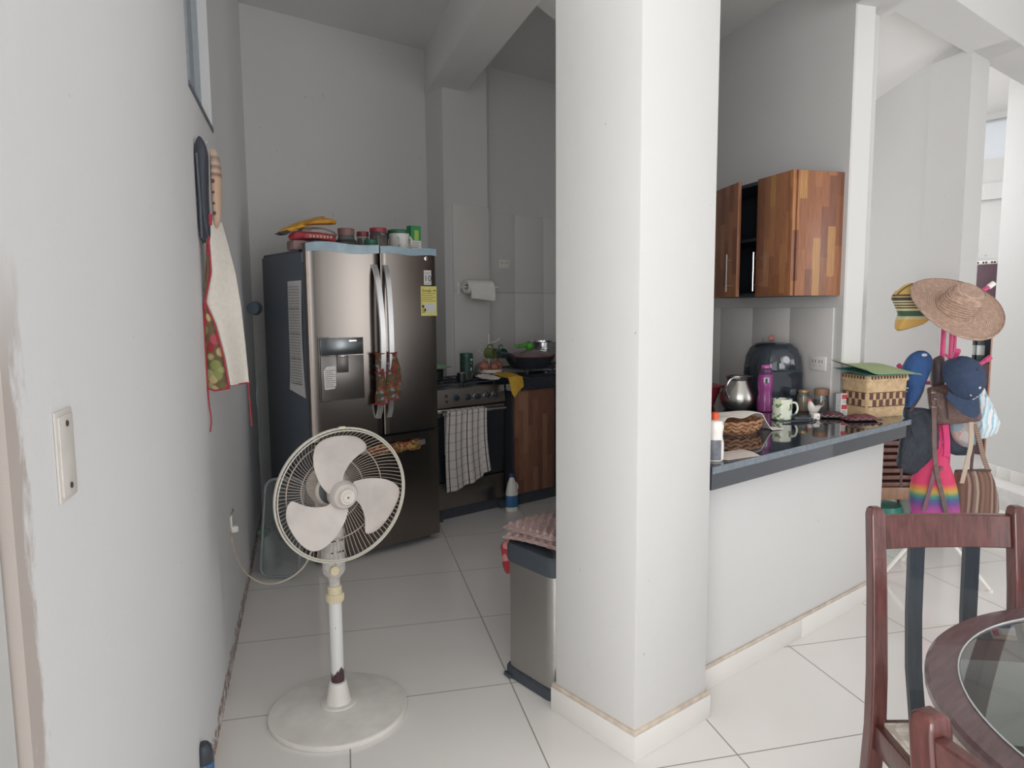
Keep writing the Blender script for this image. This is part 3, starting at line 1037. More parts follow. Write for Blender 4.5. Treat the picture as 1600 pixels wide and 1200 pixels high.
# ------------------------------------------------------------------ stove
STV = m_steel('stove_steel', '#a39d98', 0.3, vertical=False)
sv = thing('stove', 'free-standing steel gas stove with black oven door between refrigerator and base cabinet', 'stove', (0.875, 2.50, 0))
mb = MB(); mb.box((0.0, 0.045, 0.06), (0.585, 0.62, 0.86), 0.004); mb.build('body', sv, STV)
mb = MB(); mb.box((0.0, 0.02, 0.0), (0.585, 0.60, 0.07)); mb.box((-0.0, -0.02, 0.0), (0.05, 0.05, 0.05)); mb.box((0.535, -0.02, 0), (0.60, 0.05, 0.05), 0.004); mb.build('plinth', sv, BLACKM)
mb = MB(); mb.prism([(0.0, 0.762), (-0.02, 0.762), (-0.005, 0.878), (0.05, 0.885), (0.05, 0.762)], 0.0, 0.585, 'x'); cp = mb.build('control_panel', sv, STV)
for i, x in enumerate((0.171, 0.262, 0.344, 0.428, 0.497)):
    mb = MB(); mb.lathe([(0.026, 0), (0.026, 0.004), (0.018, 0.006)], 24); mb.build('knob_ring', cp, CHROME if i > 1 else GREYSIDE, loc=(x, -0.0135, 0.82), rot=(R(97), 0, 0))
    mb = MB(); mb.lathe([(0.019, 0.004), (0.018, 0.022), (0.014, 0.026)], 24); mb.box((-0.004, -0.017, 0.012), (0.004, 0.017, 0.031), 0.002); mb.build('knob', cp, BLACKG, loc=(x, -0.0135, 0.82), rot=(R(97), R(15), 0))
for z in (0.838, 0.802):
    mb = MB(); mb.lathe([(0.009, 0), (0.009, 0.008), (0.005, 0.011)], 16); mb.build('button', cp, mat('dark_red_button', '#5a2a28', 0.4), loc=(0.095, -0.012, z), rot=(R(97), 0, 0))
od = MB(); od.box((0.005, -0.012, 0.262), (0.58, 0.04, 0.75), 0.006); od = od.build('oven_door', sv, mat('oven_black_glass', '#262a31', 0.08, var=0.02))
mb = MB(); mb.box((0.005, -0.016, 0.70), (0.58, -0.01, 0.75), 0.002); mb.build('door_trim', od, STV)
mb = MB(); mb.tube([(0.03, -0.055, 0.725), (0.555, -0.055, 0.725)], 0.012, 12); mb.cyl((0.05, -0.012, 0.725), (0.05, -0.055, 0.725), 0.008); mb.cyl((0.535, -0.012, 0.725), (0.535, -0.055, 0.725), 0.008); mb.build('handle', od, CHROME)
mb = MB(); mb.box((0.005, -0.006, 0.075), (0.58, 0.04, 0.255), 0.004); mb.build('storage_drawer', sv, m_steel('drawer_steel', '#8d8883', 0.33, vertical=False))
mb = MB(); mb.box((0.004, 0.03, 0.86), (0.581, 0.61, 0.878), 0.004); ct = mb.build('cooktop', sv, BLACKG)
for gx in (0.15, 0.43):
    for gy in (0.17, 0.45):
        mb = MB(); mb.lathe([(0.045, 0), (0.045, 0.008), (0.03, 0.014), (0.03, 0.018)], 20); mb.build('burner', ct, BLACKM, loc=(gx, gy, 0.878))
for gx in (0.03, 0.31):
    mb = MB()
    for k in range(4):
        y = 0.07 + k * 0.155
        mb.tube([(gx, y, 0.902), (gx + 0.245, y, 0.902)], 0.005, 6)
    for k in range(3):
        x = gx + 0.122 * k
        mb.tube([(x, 0.07, 0.902), (x, 0.535, 0.902)], 0.005, 6)
    for x in (gx, gx + 0.245):
        for y in (0.07, 0.535):
            mb.cyl((x, y, 0.878), (x, y, 0.902), 0.005)
    mb.build('grate', ct, BLACKM)

# tea towel folded over the oven handle


def towel(u, v):
    x = 0.94 + 0.315 * u + 0.03 * (1 - v) * (u - 0.2) - 0.012 * math.sin(math.pi * (1 - v))
    fold = 0.012 * math.sin(u * 17 + 1.0) * (0.25 + 0.75 * (1 - v)) + 0.004 * math.sin(u * 31)
    bot = 0.205 + 0.085 * (u ** 1.3) + (0.02 if u > 0.85 else 0)
    z = bot + (0.742 - bot) * v
    return (x, 2.428 + fold, z)


t = thing('tea_towel', 'white tea towel with dark check hanging on the oven door handle', 'towel', (0, 0, 0))
TOWEL = m_check('checked_tea_towel', '#cfc9c4', '#3f3d48', 7.0, 9.0, 0.1, 0.03, '#8d8a8f')
mb = MB(); mb.sheet(towel, 36, 24, 0.004)
mb.sheet(lambda u, v: (0.94 + 0.30 * u, 2.432 + 0.024 * (1 - math.cos(math.pi * v)) * 0.9, 0.742 + 0.006 * math.sin(math.pi * v) + 0.004), 30, 6, 0.004)
mb.build('front_fall', t, TOWEL)
mb = MB(); mb.sheet(lambda u, v: (0.945 + 0.29 * u, 2.474 + 0.003 * math.sin(20 * u), 0.45 + 0.295 * v), 20, 10, 0.003); mb.build('back_fall', t, TOWEL)

sj = jar('glass_jar', 'dark glass jar with green lid and printed label on the stove', (1.285, 2.70, 0.907), 0.046, 0.19, glass('green_brown_glass', '#5d6b60', 0.5), mat('deep_green_lid', '#2a5a4c', 0.4), 0.028, 0.044, 0.84, content=mat('black_contents', '#2d302f', 0.6))
mb = MB()
mb.use(mat('dark_green_label', '#23473f', 0.5)).loft([[(0.0475 * math.cos(a), 0.0475 * math.sin(a), z) for a in [R(200 + 140 * i / 16) for i in range(17)]] for z in (0.058, 0.168)], closed=False, cap=False)
mb.use(mat('label_print', '#cfd4cf', 0.6))
for a0, z0, z1 in ((272, 0.138, 0.153), (286, 0.138, 0.153), (272, 0.118, 0.123), (274, 0.068, 0.091)):
    mb.loft([[(0.0482 * math.cos(a), 0.0482 * math.sin(a), z) for a in [R(a0 + 12 * i / 3) for i in range(4)]] for z in (z0, z1)], closed=False, cap=False)
mb.build('label_wrap', sj)
t = thing('cooking_pot', 'dark pot covered with a pale green cloth at the left rear of the stove', 'pot', (1.04, 2.80, 0.907))
mb = MB(); mb.lathe([(0.085, 0), (0.095, 0.01), (0.098, 0.075), (0.102, 0.08)], 28); mb.build('pot', t, mat('sooty_pot', '#44484a', 0.4, 0.6))
mb = MB(); mb.sheet(lambda u, v: (0.12 * (u - .5) * 2, 0.11 * (v - .5) * 2, 0.10 + 0.02 * math.cos(3 * (u - .5)) * math.cos(3 * (v - .5)) + 0.006 * math.sin(9 * u + 5 * v)), 12, 12, 0.003); mb.build('cloth', t, mat('pale_green_cloth', '#86b58a', 0.9))
t = thing('metal_tin', 'short dark tin with a pale rim beside the green-lidded jar on the stove', 'tin', (1.20, 2.64, 0.907))
mb = MB(); mb.lathe([(0.03, 0), (0.03, 0.055)], 20); mb.build('body', t, mat('dark_tin', '#3a3c40', 0.4, 0.5))
mb = MB(); mb.lathe([(0.031, 0.055), (0.032, 0.06), (0.028, 0.066)], 20); mb.build('lid', t, CHROME)

# ------------------------------------------------------------------ kitchen base cabinet and worktop
bc = thing('base_cabinet', 'wooden-doored base cabinet with black plinth right of the stove', 'cabinet', (1.50, 2.44, 0))
mb = MB(); mb.box((0.0, 0.02, 0.085), (0.42, 0.58, 0.835)); mb.box((0.42, 0.02, 0.085), (1.19, 0.58, 0.835)); mb.build('body', bc, mat('dark_cabinet_carcass', '#3a3c44', 0.5))
mb = MB(); mb.box((0.0, 0.035, 0.0), (1.19, 0.56, 0.085)); mb.build('plinth', bc, BLACKM)
mb = MB(); mb.box((0.015, 0.0, 0.09), (0.385, 0.02, 0.832), 0.002); mb.build('door', bc, CABDARK)
mb = MB(); mb.box((0.44, 0.0, 0.09), (0.86, 0.02, 0.80), 0.002); dd = mb.build('door', bc, mat('grey_glass_door', '#4b505a', 0.15)); dd['label'] = 'dark grey panel door'
mb = MB(); mb.lathe([(0.006, 0), (0.006, 0.012), (0.013, 0.02), (0.01, 0.026)], 16); mb.build('knob', dd, CHROME, loc=(0.475, 0.0, 0.49), rot=(R(90), 0, 0))
mb = MB()
mb.prism([(1.468, 2.405), (2.66, 2.405), (3.02, 3.315), (1.795, 3.315), (1.795, 3.085), (1.468, 3.085)], 0.838, 0.92)
wt = mb.build('kitchen_worktop', None, GRANITE); tag(wt, 'black stone worktop over the base cabinet beside the stove', 'worktop')
hob = thing('gas_hob', 'black built-in gas hob under the frying pan on the black worktop', 'hob', (2.0, 2.72, 0.92))
mb = MB(); mb.box((-0.29, -0.24, 0), (0.3, 0.24, 0.01), 0.003); mb.build('plate', hob, BLACKG)
for gx in (-0.15, 0.15):
    mb = MB()
    for k in range(3):
        mb.tube([(gx - 0.12, -0.16 + 0.16 * k, 0.042), (gx + 0.12, -0.16 + 0.16 * k, 0.042)], 0.006, 6)
        mb.tube([(gx - 0.12 + 0.12 * k, -0.18, 0.042), (gx - 0.12 + 0.12 * k, 0.18, 0.042)], 0.006, 6)
    for sx in (-0.12, 0.12):
        for sy in (-0.16, 0.16):
            mb.cyl((gx + sx, sy, 0.01), (gx + sx, sy, 0.042), 0.006)
    mb.build('grate', hob, BLACKM)

# frying pan with domed glass lid
t = thing('frying_pan', 'dark frying pan with a domed glass lid and green knob on the hob', 'frying pan', (1.835, 2.66, 0.97))
t.scale = (1.07, 1.07, 1.07)
mb = MB(); mb.lathe([(0.12, 0), (0.13, 0.004), (0.165, 0.055), (0.178, 0.075), (0.174, 0.077), (0.16, 0.058), (0.12, 0.012), (0.0, 0.010)], 40); mb.build('pan', t, mat('charcoal_nonstick', '#343940', 0.3))
mb = MB(); mb.lathe([(0.176, 0.076), (0.18, 0.08), (0.178, 0.086), (0.172, 0.086)], 40); mb.build('rim', t, mat('red_silicone_rim', '#7e4548', 0.5))
mb = MB(); mb.lathe([(0.17, 0.083), (0.14, 0.10), (0.09, 0.117), (0.03, 0.126), (0.0, 0.127)], 40); mb.build('glass_lid', t, glass('smoky_lid', '#a59a9a', 0.55, 0.1))
mb = MB(); mb.lathe([(0.02, 0.126), (0.03, 0.14), (0.032, 0.165), (0.022, 0.172)], 20); mb.tube(curve_pts([(-0.01, 0, 0.16), (-0.06, -0.01, 0.152), (-0.11, -0.02, 0.15), (-0.14, -0.025, 0.158)], 4), [0.014] * 12 + [0.008], 10)
mb.build('lid_knob', t, mat('bright_green_silicone', '#56a83e', 0.4))
mb = MB(); mb.tube(curve_pts([(-0.16, -0.03, 0.06), (-0.2, -0.045, 0.09), (-0.26, -0.06, 0.105), (-0.33, -0.08, 0.108)], 4), [0.02, 0.018, 0.015, 0.014, 0.014, 0.014, 0.014, 0.014, 0.015, 0.016, 0.017, 0.018, 0.016], 10); mb.build('handle', t, BLACK)
t = thing('saucepan', 'shiny steel saucepan with a long raised handle behind the frying pan', 'saucepan', (2.15, 2.86, 0.97))
mb = MB(); mb.lathe([(0.115, 0), (0.125, 0.01), (0.13, 0.17), (0.136, 0.175), (0.128, 0.176), (0.118, 0.02), (0, 0.018)], 36); mb.build('pot', t, CHROME)
mb = MB(); mb.lathe([(0.131, 0.12), (0.135, 0.122), (0.135, 0.128), (0.131, 0.13)], 36); mb.build('band', t, CHROME)
mb = MB(); mb.tube([(0.1, -0.08, 0.16), (0.16, -0.12, 0.20), (0.24, -0.16, 0.28)], 0.012, 10); mb.build('handle', t, BLACK)
t = thing('steel_bowl', 'upturned grey metal bowl on the worktop beside the mug stand', 'bowl', (1.66, 2.975, 0.921))
t.scale = (0.8, 0.8, 0.8)
mb = MB(); mb.lathe([(0.115, 0), (0.118, 0.006), (0.10, 0.06), (0.06, 0.095), (0.0, 0.105)], 32); mb.build('bowl', t, mat('matt_grey_metal', '#8f8a88', 0.4, 0.6))
# wire mug stand with mugs and onions
t = thing('mug_stand', 'thin white wire stand with mugs above and onions below on the worktop corner', 'wire stand', (1.545, 2.78, 0.921), group=None)
mb = MB()
mb.tube([(0, 0, 0.0), (0, 0, 0.30)], 0.0035, 8); mb.tube([(0.012, 0.012, 0.0), (0.012, 0.012, 0.29)], 0.003, 8)
mb.tube([(0.085 * math.cos(a), 0.085 * math.sin(a), 0.005) for a in [2 * math.pi * i / 24 for i in range(24)]], 0.003, 6, True)
mb.tube([(-0.085, 0, 0.005), (0.085, 0, 0.005)], 0.003, 6); mb.tube([(0, -0.085, 0.005), (0, 0.085, 0.005)], 0.003, 6)
mb.build('frame', t, WHITEPL)
for a in (R(200), R(-25), R(160), R(20)):
    zz = 0.235 if a in (R(200), R(-25)) else 0.15
    mb = MB(); mb.tube(curve_pts([(0, 0, zz), (0.05 * math.cos(a), 0.05 * math.sin(a), zz + 0.01), (0.085 * math.cos(a), 0.085 * math.sin(a), zz + 0.035)], 4), 0.0028, 6); mb.build('hook', t, WHITEPL)


def mug(name, label, loc, rot, m, inner, r=0.038, h=0.075, group=None):
    q = thing(name, label, 'mug', loc, rot=rot, group=group)
    b = MB(); b.lathe([(r * 0.85, 0), (r, 0.005), (r, h), (r * 0.93, h), (r * 0.91, 0.008), (0, 0.006)], 28); b.build('cup', q, m)
    b = MB(); b.tube(curve_pts([(r * 0.95, 0, h * 0.8), (r * 1.45, 0, h * 0.78), (r * 1.65, 0, h * 0.5), (r * 1.4, 0, h * 0.25), (r * 0.95, 0, h * 0.2)], 5), 0.005, 8); b.build('handle', q, m)
    return q


mug('mug', 'olive green mug hanging on the left of the wire stand', (1.505, 2.76, 1.085), (R(90), R(-90), R(20)), mat('olive_glaze', '#6f7a4c', 0.3), None, group='mugs on the wire stand')
mug('mug', 'teal green mug hanging on the right of the wire stand', (1.60, 2.74, 1.08), (R(100), R(-90), R(-15)), mat('teal_glaze', '#3f6f66', 0.3), None, group='mugs on the wire stand')
ONION = mat('onion_skin', '#a8705e', 0.5, var=0.2, scale=14, stretch=(4, 4, 0.6))
for lx, ly, r, lb in ((1.482, 2.755, 0.040, 'brown onion at the left foot of the wire stand'), (1.552, 2.725, 0.035, 'brown onion in the middle under the wire stand'), (1.615, 2.765, 0.042, 'brown onion at the right foot of the wire stand')):
    mb = MB(); mb.lathe([(0.004, 0), (r * 0.7, r * 0.2), (r, r * 0.85), (r * 0.8, r * 1.45), (r * 0.3, r * 1.8), (r * 0.12, r * 2.3)], 24)
    tag(mb.build('onion', None, ONION, loc=(lx, ly, 0.951)), lb, 'onion', 'onions on the wire stand')
mb = MB(); mb.lathe([(0.085, 0), (0.09, 0.02), (0.088, 0.022), (0.08, 0.006), (0, 0.004)], 28); mb.build('tray', t, WHITEPL).location = (0.0, -0.02, 0.022)


def crumple(x0, y0, pts, name, label, cat, m, zt):
    """cloth draped over a worktop edge: list of (x, y, z) rows"""
    rows = [curve_pts(r, 4) for r in pts]
    k = len(rows[0])
    b = MB()
    def f(u, v):
        i = u * (k - 1); a = int(min(i, k - 2)); fu = i - a
        j = v * (len(rows) - 1); c = int(min(j, len(rows) - 2)); fv = j - c
        p = rows[c][a] * (1 - fu) * (1 - fv) + rows[c][a + 1] * fu * (1 - fv) + rows[c + 1][a] * (1 - fu) * fv + rows[c + 1][a + 1] * fu * fv
        return p + Vector((0, 0, 0.002 * math.sin(20 * u + 13 * v)))
    b.sheet(f, 20, 16, 0.004)
    return tag(b.build(name, None, m), label, cat)


crumple(0, 0, [[(1.49, 2.66, 0.935), (1.55, 2.67, 0.945), (1.62, 2.64, 0.935)],
               [(1.46, 2.52, 0.930), (1.54, 2.53, 0.950), (1.60, 2.52, 0.934)],
               [(1.43, 2.41, 0.930), (1.50, 2.40, 0.938), (1.555, 2.41, 0.930)],
               [(1.425, 2.385, 0.89), (1.48, 2.378, 0.88), (1.545, 2.385, 0.87)],
               [(1.435, 2.383, 0.84), (1.455, 2.374, 0.80), (1.49, 2.383, 0.83)]],
        'dust_cloth', 'yellow cloth draped over the worktop edge beside the stove', 'cloth', mat('yellow_duster', '#c9a03a', 0.9, var=0.08, scale=20), 0.92)
crumple(0, 0, [[(1.36, 2.70, 0.925), (1.41, 2.71, 0.935), (1.47, 2.70, 0.935)],
               [(1.37, 2.60, 0.915), (1.42, 2.60, 0.925), (1.455, 2.60, 0.93)],
               [(1.40, 2.53, 0.913), (1.43, 2.52, 0.915), (1.45, 2.52, 0.925)]],
        'kitchen_cloth', 'white cloth lying in the gap between stove and yellow cloth', 'cloth', CLOTHW, 0.905)

# bleach bottle on the floor
t = thing('bleach_bottle', 'white handled bleach bottle with blue label on the floor by the cabinet plinth', 'bottle', (1.435, 2.385, 0.0))
mb = MB(); mb.lathe([(0.04, 0), (0.047, 0.006), (0.047, 0.13), (0.044, 0.145), (0.032, 0.2), (0.018, 0.235), (0.016, 0.245)], 28, sy=0.8); mb.build('bottle', t, WHITEPL)
mb = MB(); mb.tube(curve_pts([(0.03, 0, 0.20), (0.048, 0, 0.18), (0.05, 0, 0.155), (0.04, 0, 0.14)], 4), 0.007, 8); mb.build('grip', t, WHITEPL)
mb = MB(); mb.lathe([(0.0478, 0.035), (0.0482, 0.036), (0.0482, 0.115), (0.0478, 0.116)], 28, sy=0.8); mb.use(WHITEPL); lbm = mb.build('label_wrap', t, mat('blue_label', '#3a6c9c', 0.5, var=0.12, scale=40))
mb = MB(); mb.lathe([(0.019, 0.243), (0.019, 0.266), (0.015, 0.27)], 20); mb.build('cap', t, mat('blue_cap', '#2b4a7a', 0.4))

# paper towel on its wall holder
t = thing('paper_towel_holder', 'white wall-mounted paper towel bar on the tiled pilaster', 'towel holder', (1.62, 3.088, 1.57))
mb = MB(); mb.box((-0.14, -0.012, -0.05), (-0.115, 0.0, 0.03), 0.004); mb.build('bracket', t, WHITEPL); mb = MB(); mb.box((0.145, -0.012, -0.05), (0.17, 0, 0.03), 0.004); mb.build('bracket', t, WHITEPL)
mb = MB(); mb.tube([(-0.13, -0.01, 0), (-0.13, -0.075, 0), (0.2, -0.075, 0)], 0.006, 8); mb.lathe([(0.012, 0), (0.012, 0.02)], 14, c=(0, 0, 0)); mb.build('bar', t, WHITEPL)
t = thing('paper_towel_roll', 'white paper towel roll with a loose sheet on the pilaster holder', 'paper towel', (1.62, 3.013, 1.57))
mb = MB()
mb.loft([[(x, rr * math.cos(a), rr * math.sin(a)) for a in [2 * math.pi * i / 32 for i in range(32)]] for x, rr in ((-0.105, 0.02), (-0.11, 0.045), (-0.1, 0.052), (0.125, 0.052), (0.13, 0.045), (0.128, 0.02))], cap=False)
mb.build('roll', t, PAPER)
mb = MB(); mb.sheet(lambda u, v: (-0.1 + 0.225 * u, -0.054 - 0.006 * math.sin(math.pi * v) + 0.002 * math.sin(9 * u), -0.085 - 0.02 * u + (0.09 + 0.02 * u) * v), 12, 6, 0.001); mb.build('loose_sheet', t, PAPER)


def outlet(name, label, loc, rz, w=0.115, h=0.072, slots=2, mt=WHITEPL):
    q = thing(name, label, 'outlet', loc, rz)
    b = MB(); b.box((-w / 2, -0.008, -h / 2), (w / 2, 0, h / 2), 0.003); pl = b.build('plate', q, mt)
    b = MB()
    for k in range(slots):
        cx = (k - (slots - 1) / 2) * w * 0.42
        b.box((cx - 0.012, -0.0095, 0.002), (cx - 0.008, -0.0075, 0.018)); b.box((cx + 0.008, -0.0095, 0.002), (cx + 0.012, -0.0075, 0.018)); b.lathe([(0.004, 0), (0.004, 0.0015)], 10, c=(cx, -0.009, -0.012))
    b.build('slots', q, mat('slot_grey', '#6a6a6a', 0.6))
    return q


outlet('wall_outlet', 'white double outlet on the tiled rear wall right of the paper towel', (2.115, 3.318, 1.775), 0)
o = outlet('wall_outlet', 'white double outlet beside the air fryer on the bar wall', (KR0[0] + 0.14 * math.cos(KRA) - 0.009 * math.sin(KRA), KR0[1] + 0.14 * math.sin(KRA) + 0.009 * math.cos(KRA), 1.118), KRA + math.pi)

# ------------------------------------------------------------------ trash can with egg trays
t = thing('trash_can', 'tall steel trash can with dark lid beside the white column', 'trash can', (0.17, 0.532, 0))
def rrect(w, d, r, n=5):
    pts = []
    for cx, cy, a0 in ((w / 2 - r, d / 2 - r, 0), (-w / 2 + r, d / 2 - r, 90), (-w / 2 + r, -d / 2 + r, 180), (w / 2 - r, -d / 2 + r, 270)):
        for i in range(n + 1):
            a = R(a0 + 90 * i / n)
            pts.append((cx + r * math.cos(a), cy + r * math.sin(a)))
    return pts
def rr_solid(b, w, d, r, levels):
    b.loft([[(p[0], p[1], z) for p in rrect(w + dw, d + dw, r)] for z, dw in levels])
mb = MB(); rr_solid(mb, 0.30, 0.285, 0.05, [(0.035, 0), (0.475, 0)]); mb.build('steel_body', t, STEEL_BIN)
mb = MB(); rr_solid(mb, 0.31, 0.295, 0.05, [(0, 0.0), (0.006, 0.01), (0.035, 0.01), (0.042, 0)]); mb.build('base_ring', t, mat('slate_plastic', '#3d434b', 0.5))
mb = MB(); rr_solid(mb, 0.305, 0.29, 0.05, [(0.460, 0.004), (0.465, 0.008), (0.520, 0.008), (0.530, -0.004), (0.533, -0.03)]); mb.build('lid', t, mat('slate_plastic', '#3d434b', 0.5))
mb = MB(); mb.box((-0.17, 0.09, 0.005), (-0.155, 0.13, 0.02), 0.003); mb.build('pedal', t, BLACK)
# two egg trays wrapped in clear film
EGG = mat('pink_pulp', '#a88f8a', 0.9, var=0.12, scale=40, bump=0.4)
for k in range(2):
    def f(u, v, k=k):
        x, y = (u - .5) * 0.30, (v - .5) * 0.30
        ed = max(2 * abs(u - .5), 2 * abs(v - .5))
        fall = 1 - ed ** 10
        return (x, y, fall * (0.013 * math.cos(2 * math.pi * u * 7) * math.cos(2 * math.pi * v * 7) + 0.018) - 0.002 + 0.006 * math.sin(7 * u + 3 * v + 2 * k))
    mb = MB(); mb.sheet(f, 64, 64, 0.003)
    o = mb.build('egg_tray', None, EGG, loc=(0.175, 0.545, 0.548 + 0.034 * k), rot=(R(-3), R(2), R(6 - 10 * k)))
    tag(o, ['pink pulp egg tray lying directly on the trash can lid', 'upper pink pulp egg tray of the two on the trash can'][k], 'egg tray', 'egg trays on the trash can')
rnd = random.Random(5)
mb = MB(); mb.sheet(lambda u, v: (0.175 + (u - .5) * 0.33, 0.545 + (v - .5) * 0.33, 0.612 - 0.035 * (2 * abs(u - .5)) ** 5 - 0.035 * (2 * abs(v - .5)) ** 5 + 0.004 * math.sin(40 * u + 9 * v) + 0.004 * math.sin(33 * v)), 40, 40)
tag(mb.build('plastic_bag', None, mat('clear_film', '#f0e8e8', 0.12, var=0.02, trans=0.95, alpha=0.22)), 'clear plastic film over the egg trays on the trash can', 'bag')
mb = MB(); mb.pillow(c2([(-0.02, 0.05), (0.02, 0.055), (0.03, 0.0), (0.02, -0.06), (-0.008, -0.075), (-0.018, 0.0)], 4), 0.035, rings=4, wob=0.3)
tag(mb.build('shopping_bag', None, m_cells('red_bag_print', ['#a03038', '#a03038', '#c08080', '#962a33'], 30, 0.5), loc=(0.075, 0.722, 0.45), rot=(0, 0, R(0))), 'crumpled red printed bag hanging behind the trash can', 'bag')

# ------------------------------------------------------------------ pedestal fan
fan = thing('pedestal_fan', 'aged white pedestal fan without its front grille standing in the kitchen opening', 'fan', (-0.595, 0.845, 0))
FANWHITE = NT('chipped_white_paint')
_s = FANWHITE.n('ShaderNodeSeparateXYZ'); FANWHITE.l(FANWHITE.obj(), _s.inputs[0])
_c = FANWHITE.ramp(FANWHITE.noise(FANWHITE.mapping(FANWHITE.obj(), scale=(1, 1, 0.5)), 30.0, 4.0, 0.6), [(0.68, srgb('#e2e2df')), (0.70, srgb('#4a3338'))])
_h = FANWHITE.math('ADD', _s.outputs[2], FANWHITE.math('MULTIPLY', FANWHITE.noise(FANWHITE.mapping(FANWHITE.obj(), scale=(3, 3, 1)), 12.0, 4.0), 0.14))
_m = FANWHITE.ramp(_h, [(0.225, (1, 1, 1, 1)), (0.235, (0, 0, 0, 1))])
_lo = FANWHITE.ramp(_s.outputs[2], [(0.105, (0, 0, 0, 1)), (0.11, (1, 1, 1, 1))])
FANWHITE.l(FANWHITE.mix(FANWHITE.math('MULTIPLY', _m, _lo), _c, srgb('#4a333a')), FANWHITE.b.inputs['Base Color'])
FANWHITE.b.inputs['Roughness'].default_value = 0.35
FANBASE = mat('scuffed_base_paint', '#dedbd5', 0.45, var=0.07, scale=16)
mb = MB(); mb.lathe([(0.236, 0.0), (0.238, 0.002), (0.238, 0.013), (0.2365, 0.0155), (0.231, 0.0175)], 96); bs = mb.build('base', fan, WHITEPL)
mb = MB(); mb.lathe([(0.2325, 0.010), (0.2325, 0.0182), (0.20, 0.0225), (0.10, 0.031), (0.062, 0.034), (0.060, 0.038), (0.046, 0.040)], 96); mb.build('base_top', bs, FANBASE)
mb = MB(); mb.lathe([(0.046, 0.034), (0.043, 0.045), (0.034, 0.09), (0.030, 0.112), (0.024, 0.114)], 36); mb.build('base_collar', fan, WHITEPL)
mb = MB(); mb.lathe([(0.0225, 0.05), (0.0225, 0.425)], 32); mb.build('pole', fan, FANWHITE.m)
mb = MB(); mb.lathe([(0.0225, 0.404), (0.029, 0.4045), (0.0295, 0.410), (0.0295, 0.428), (0.0285, 0.433), (0.0245, 0.4335), (0.0245, 0.458), (0.0225, 0.4605), (0.019, 0.461)], 24)
for i in range(18):
    a = 2 * math.pi * i / 18
    mb.box((0.0285 * math.cos(a) - 0.002, 0.0285 * math.sin(a) - 0.002, 0.408), (0.0285 * math.cos(a) + 0.002, 0.0285 * math.sin(a) + 0.002, 0.431), 0.0006, 1)
mb.build('height_collar', fan, YELLOWPL)
# everything above the collar
MOTT = mat('mottled_white_plastic', '#c4c0bb', 0.45, var=0.16, scale=55)
mb = MB(); mb.lathe([(0.0185, 0.455), (0.0205, 0.488), (0.034, 0.502), (0.040, 0.512), (0.040, 0.655), (0.034, 0.668)], 28, sy=0.85)
mb.use(INK)
for i, z in enumerate((0.625, 0.585, 0.55)):
    for k in range(-2, 3):
        if (i + k) % 4:
            mb.box((0.010 * k - 0.003, -0.0355, z), (0.010 * k + 0.003, -0.0325, z + 0.0045))
mb.mats = [MOTT, INK]
for f in mb.bm.faces:
    f.material_index = 1 if (f.calc_center_median().y < -0.0318 and len(f.verts) == 4 and f.calc_area() < 4.0e-5) else 0
mb.build('neck', fan)
mb = MB(); mb.lathe([(0.016, 0), (0.017, 0.004), (0.017, 0.012), (0.014, 0.015)], 24); mb.build('knob', fan, YELLOWPL, loc=(-0.016, -0.032, 0.527), rot=(R(90), 0, 0))
# head frame: local z of the head points out of the fan front
hax = Vector((-0.044, -0.998, -0.035)).normalized()
hu = Vector((0.999, -0.044, 0.0)).normalized()
hv = hax.cross(hu)
hc = Vector((-0.006, -0.103, 0.80))
HT = Matrix(((hu.x, hv.x, hax.x, hc.x), (hu.y, hv.y, hax.y, hc.y), (hu.z, hv.z, hax.z, hc.z), (0, 0, 0, 1)))
mb = MB(HT)
mb.lathe([(0.0, -0.20), (0.04, -0.195), (0.062, -0.17), (0.068, -0.12), (0.068, -0.095), (0.05, -0.085), (0.0, -0.085)], 36)
mb.build('motor_housing', fan, CREAMPL)
mb = MB(HT); mb.tube([(0, -0.05, -0.13), (0, -0.14, -0.105)], [0.045, 0.034], 20); mb.build('tilt_joint', fan, CREAMPL)
mb = MB(HT)
for rr, zz, th in ((0.225, 0.0, 0.0034), (0.2175, 0.004, 0.0024), (0.224, -0.010, 0.003)):
    mb.tube([(rr * math.cos(a), rr * math.sin(a), zz) for a in [2 * math.pi * i / 96 for i in range(96)]], th, 8, True)
mb.build('rim_ring', fan, mat('rim_plastic', '#c6c2b6', 0.4, var=0.06))
mb = MB(HT)
mb.box((-0.011, 0.2235, -0.006), (0.011, 0.231, 0.006), 0.001)
mb.build('rim_clip', fan, YELLOWPL)
mb = MB(HT)
NW = 92
for i in range(NW):
    a0 = 2 * math.pi * i / NW
    pts = []
    for k in range(9):
        u = k / 8
        r = 0.222 - 0.160 * u
        z = -0.012 - 0.075 * math.sin(math.pi / 2 * min(1, u * 1.35)) ** 0.8
        a = a0 + 0.22 * u
        pts.append((r * math.cos(a), r * math.sin(a), z))
    mb.tube(pts, 0.0013, 4)
for rr, zz in ((0.168, -0.062), (0.11, -0.086), (0.062, -0.088)):
    mb.tube([(rr * math.cos(a), rr * math.sin(a), zz) for a in [2 * math.pi * i / 72 for i in range(72)]], 0.0022, 6, True)
g = mb.build('rear_grille', fan, WIREM)
mb = MB(HT); mb.lathe([(0.050, -0.0885), (0.050, -0.083), (0.044, -0.081), (0.0, -0.081)], 36); mb.build('grille_disc', fan, mat('grey_disc', '#5f6263', 0.4))
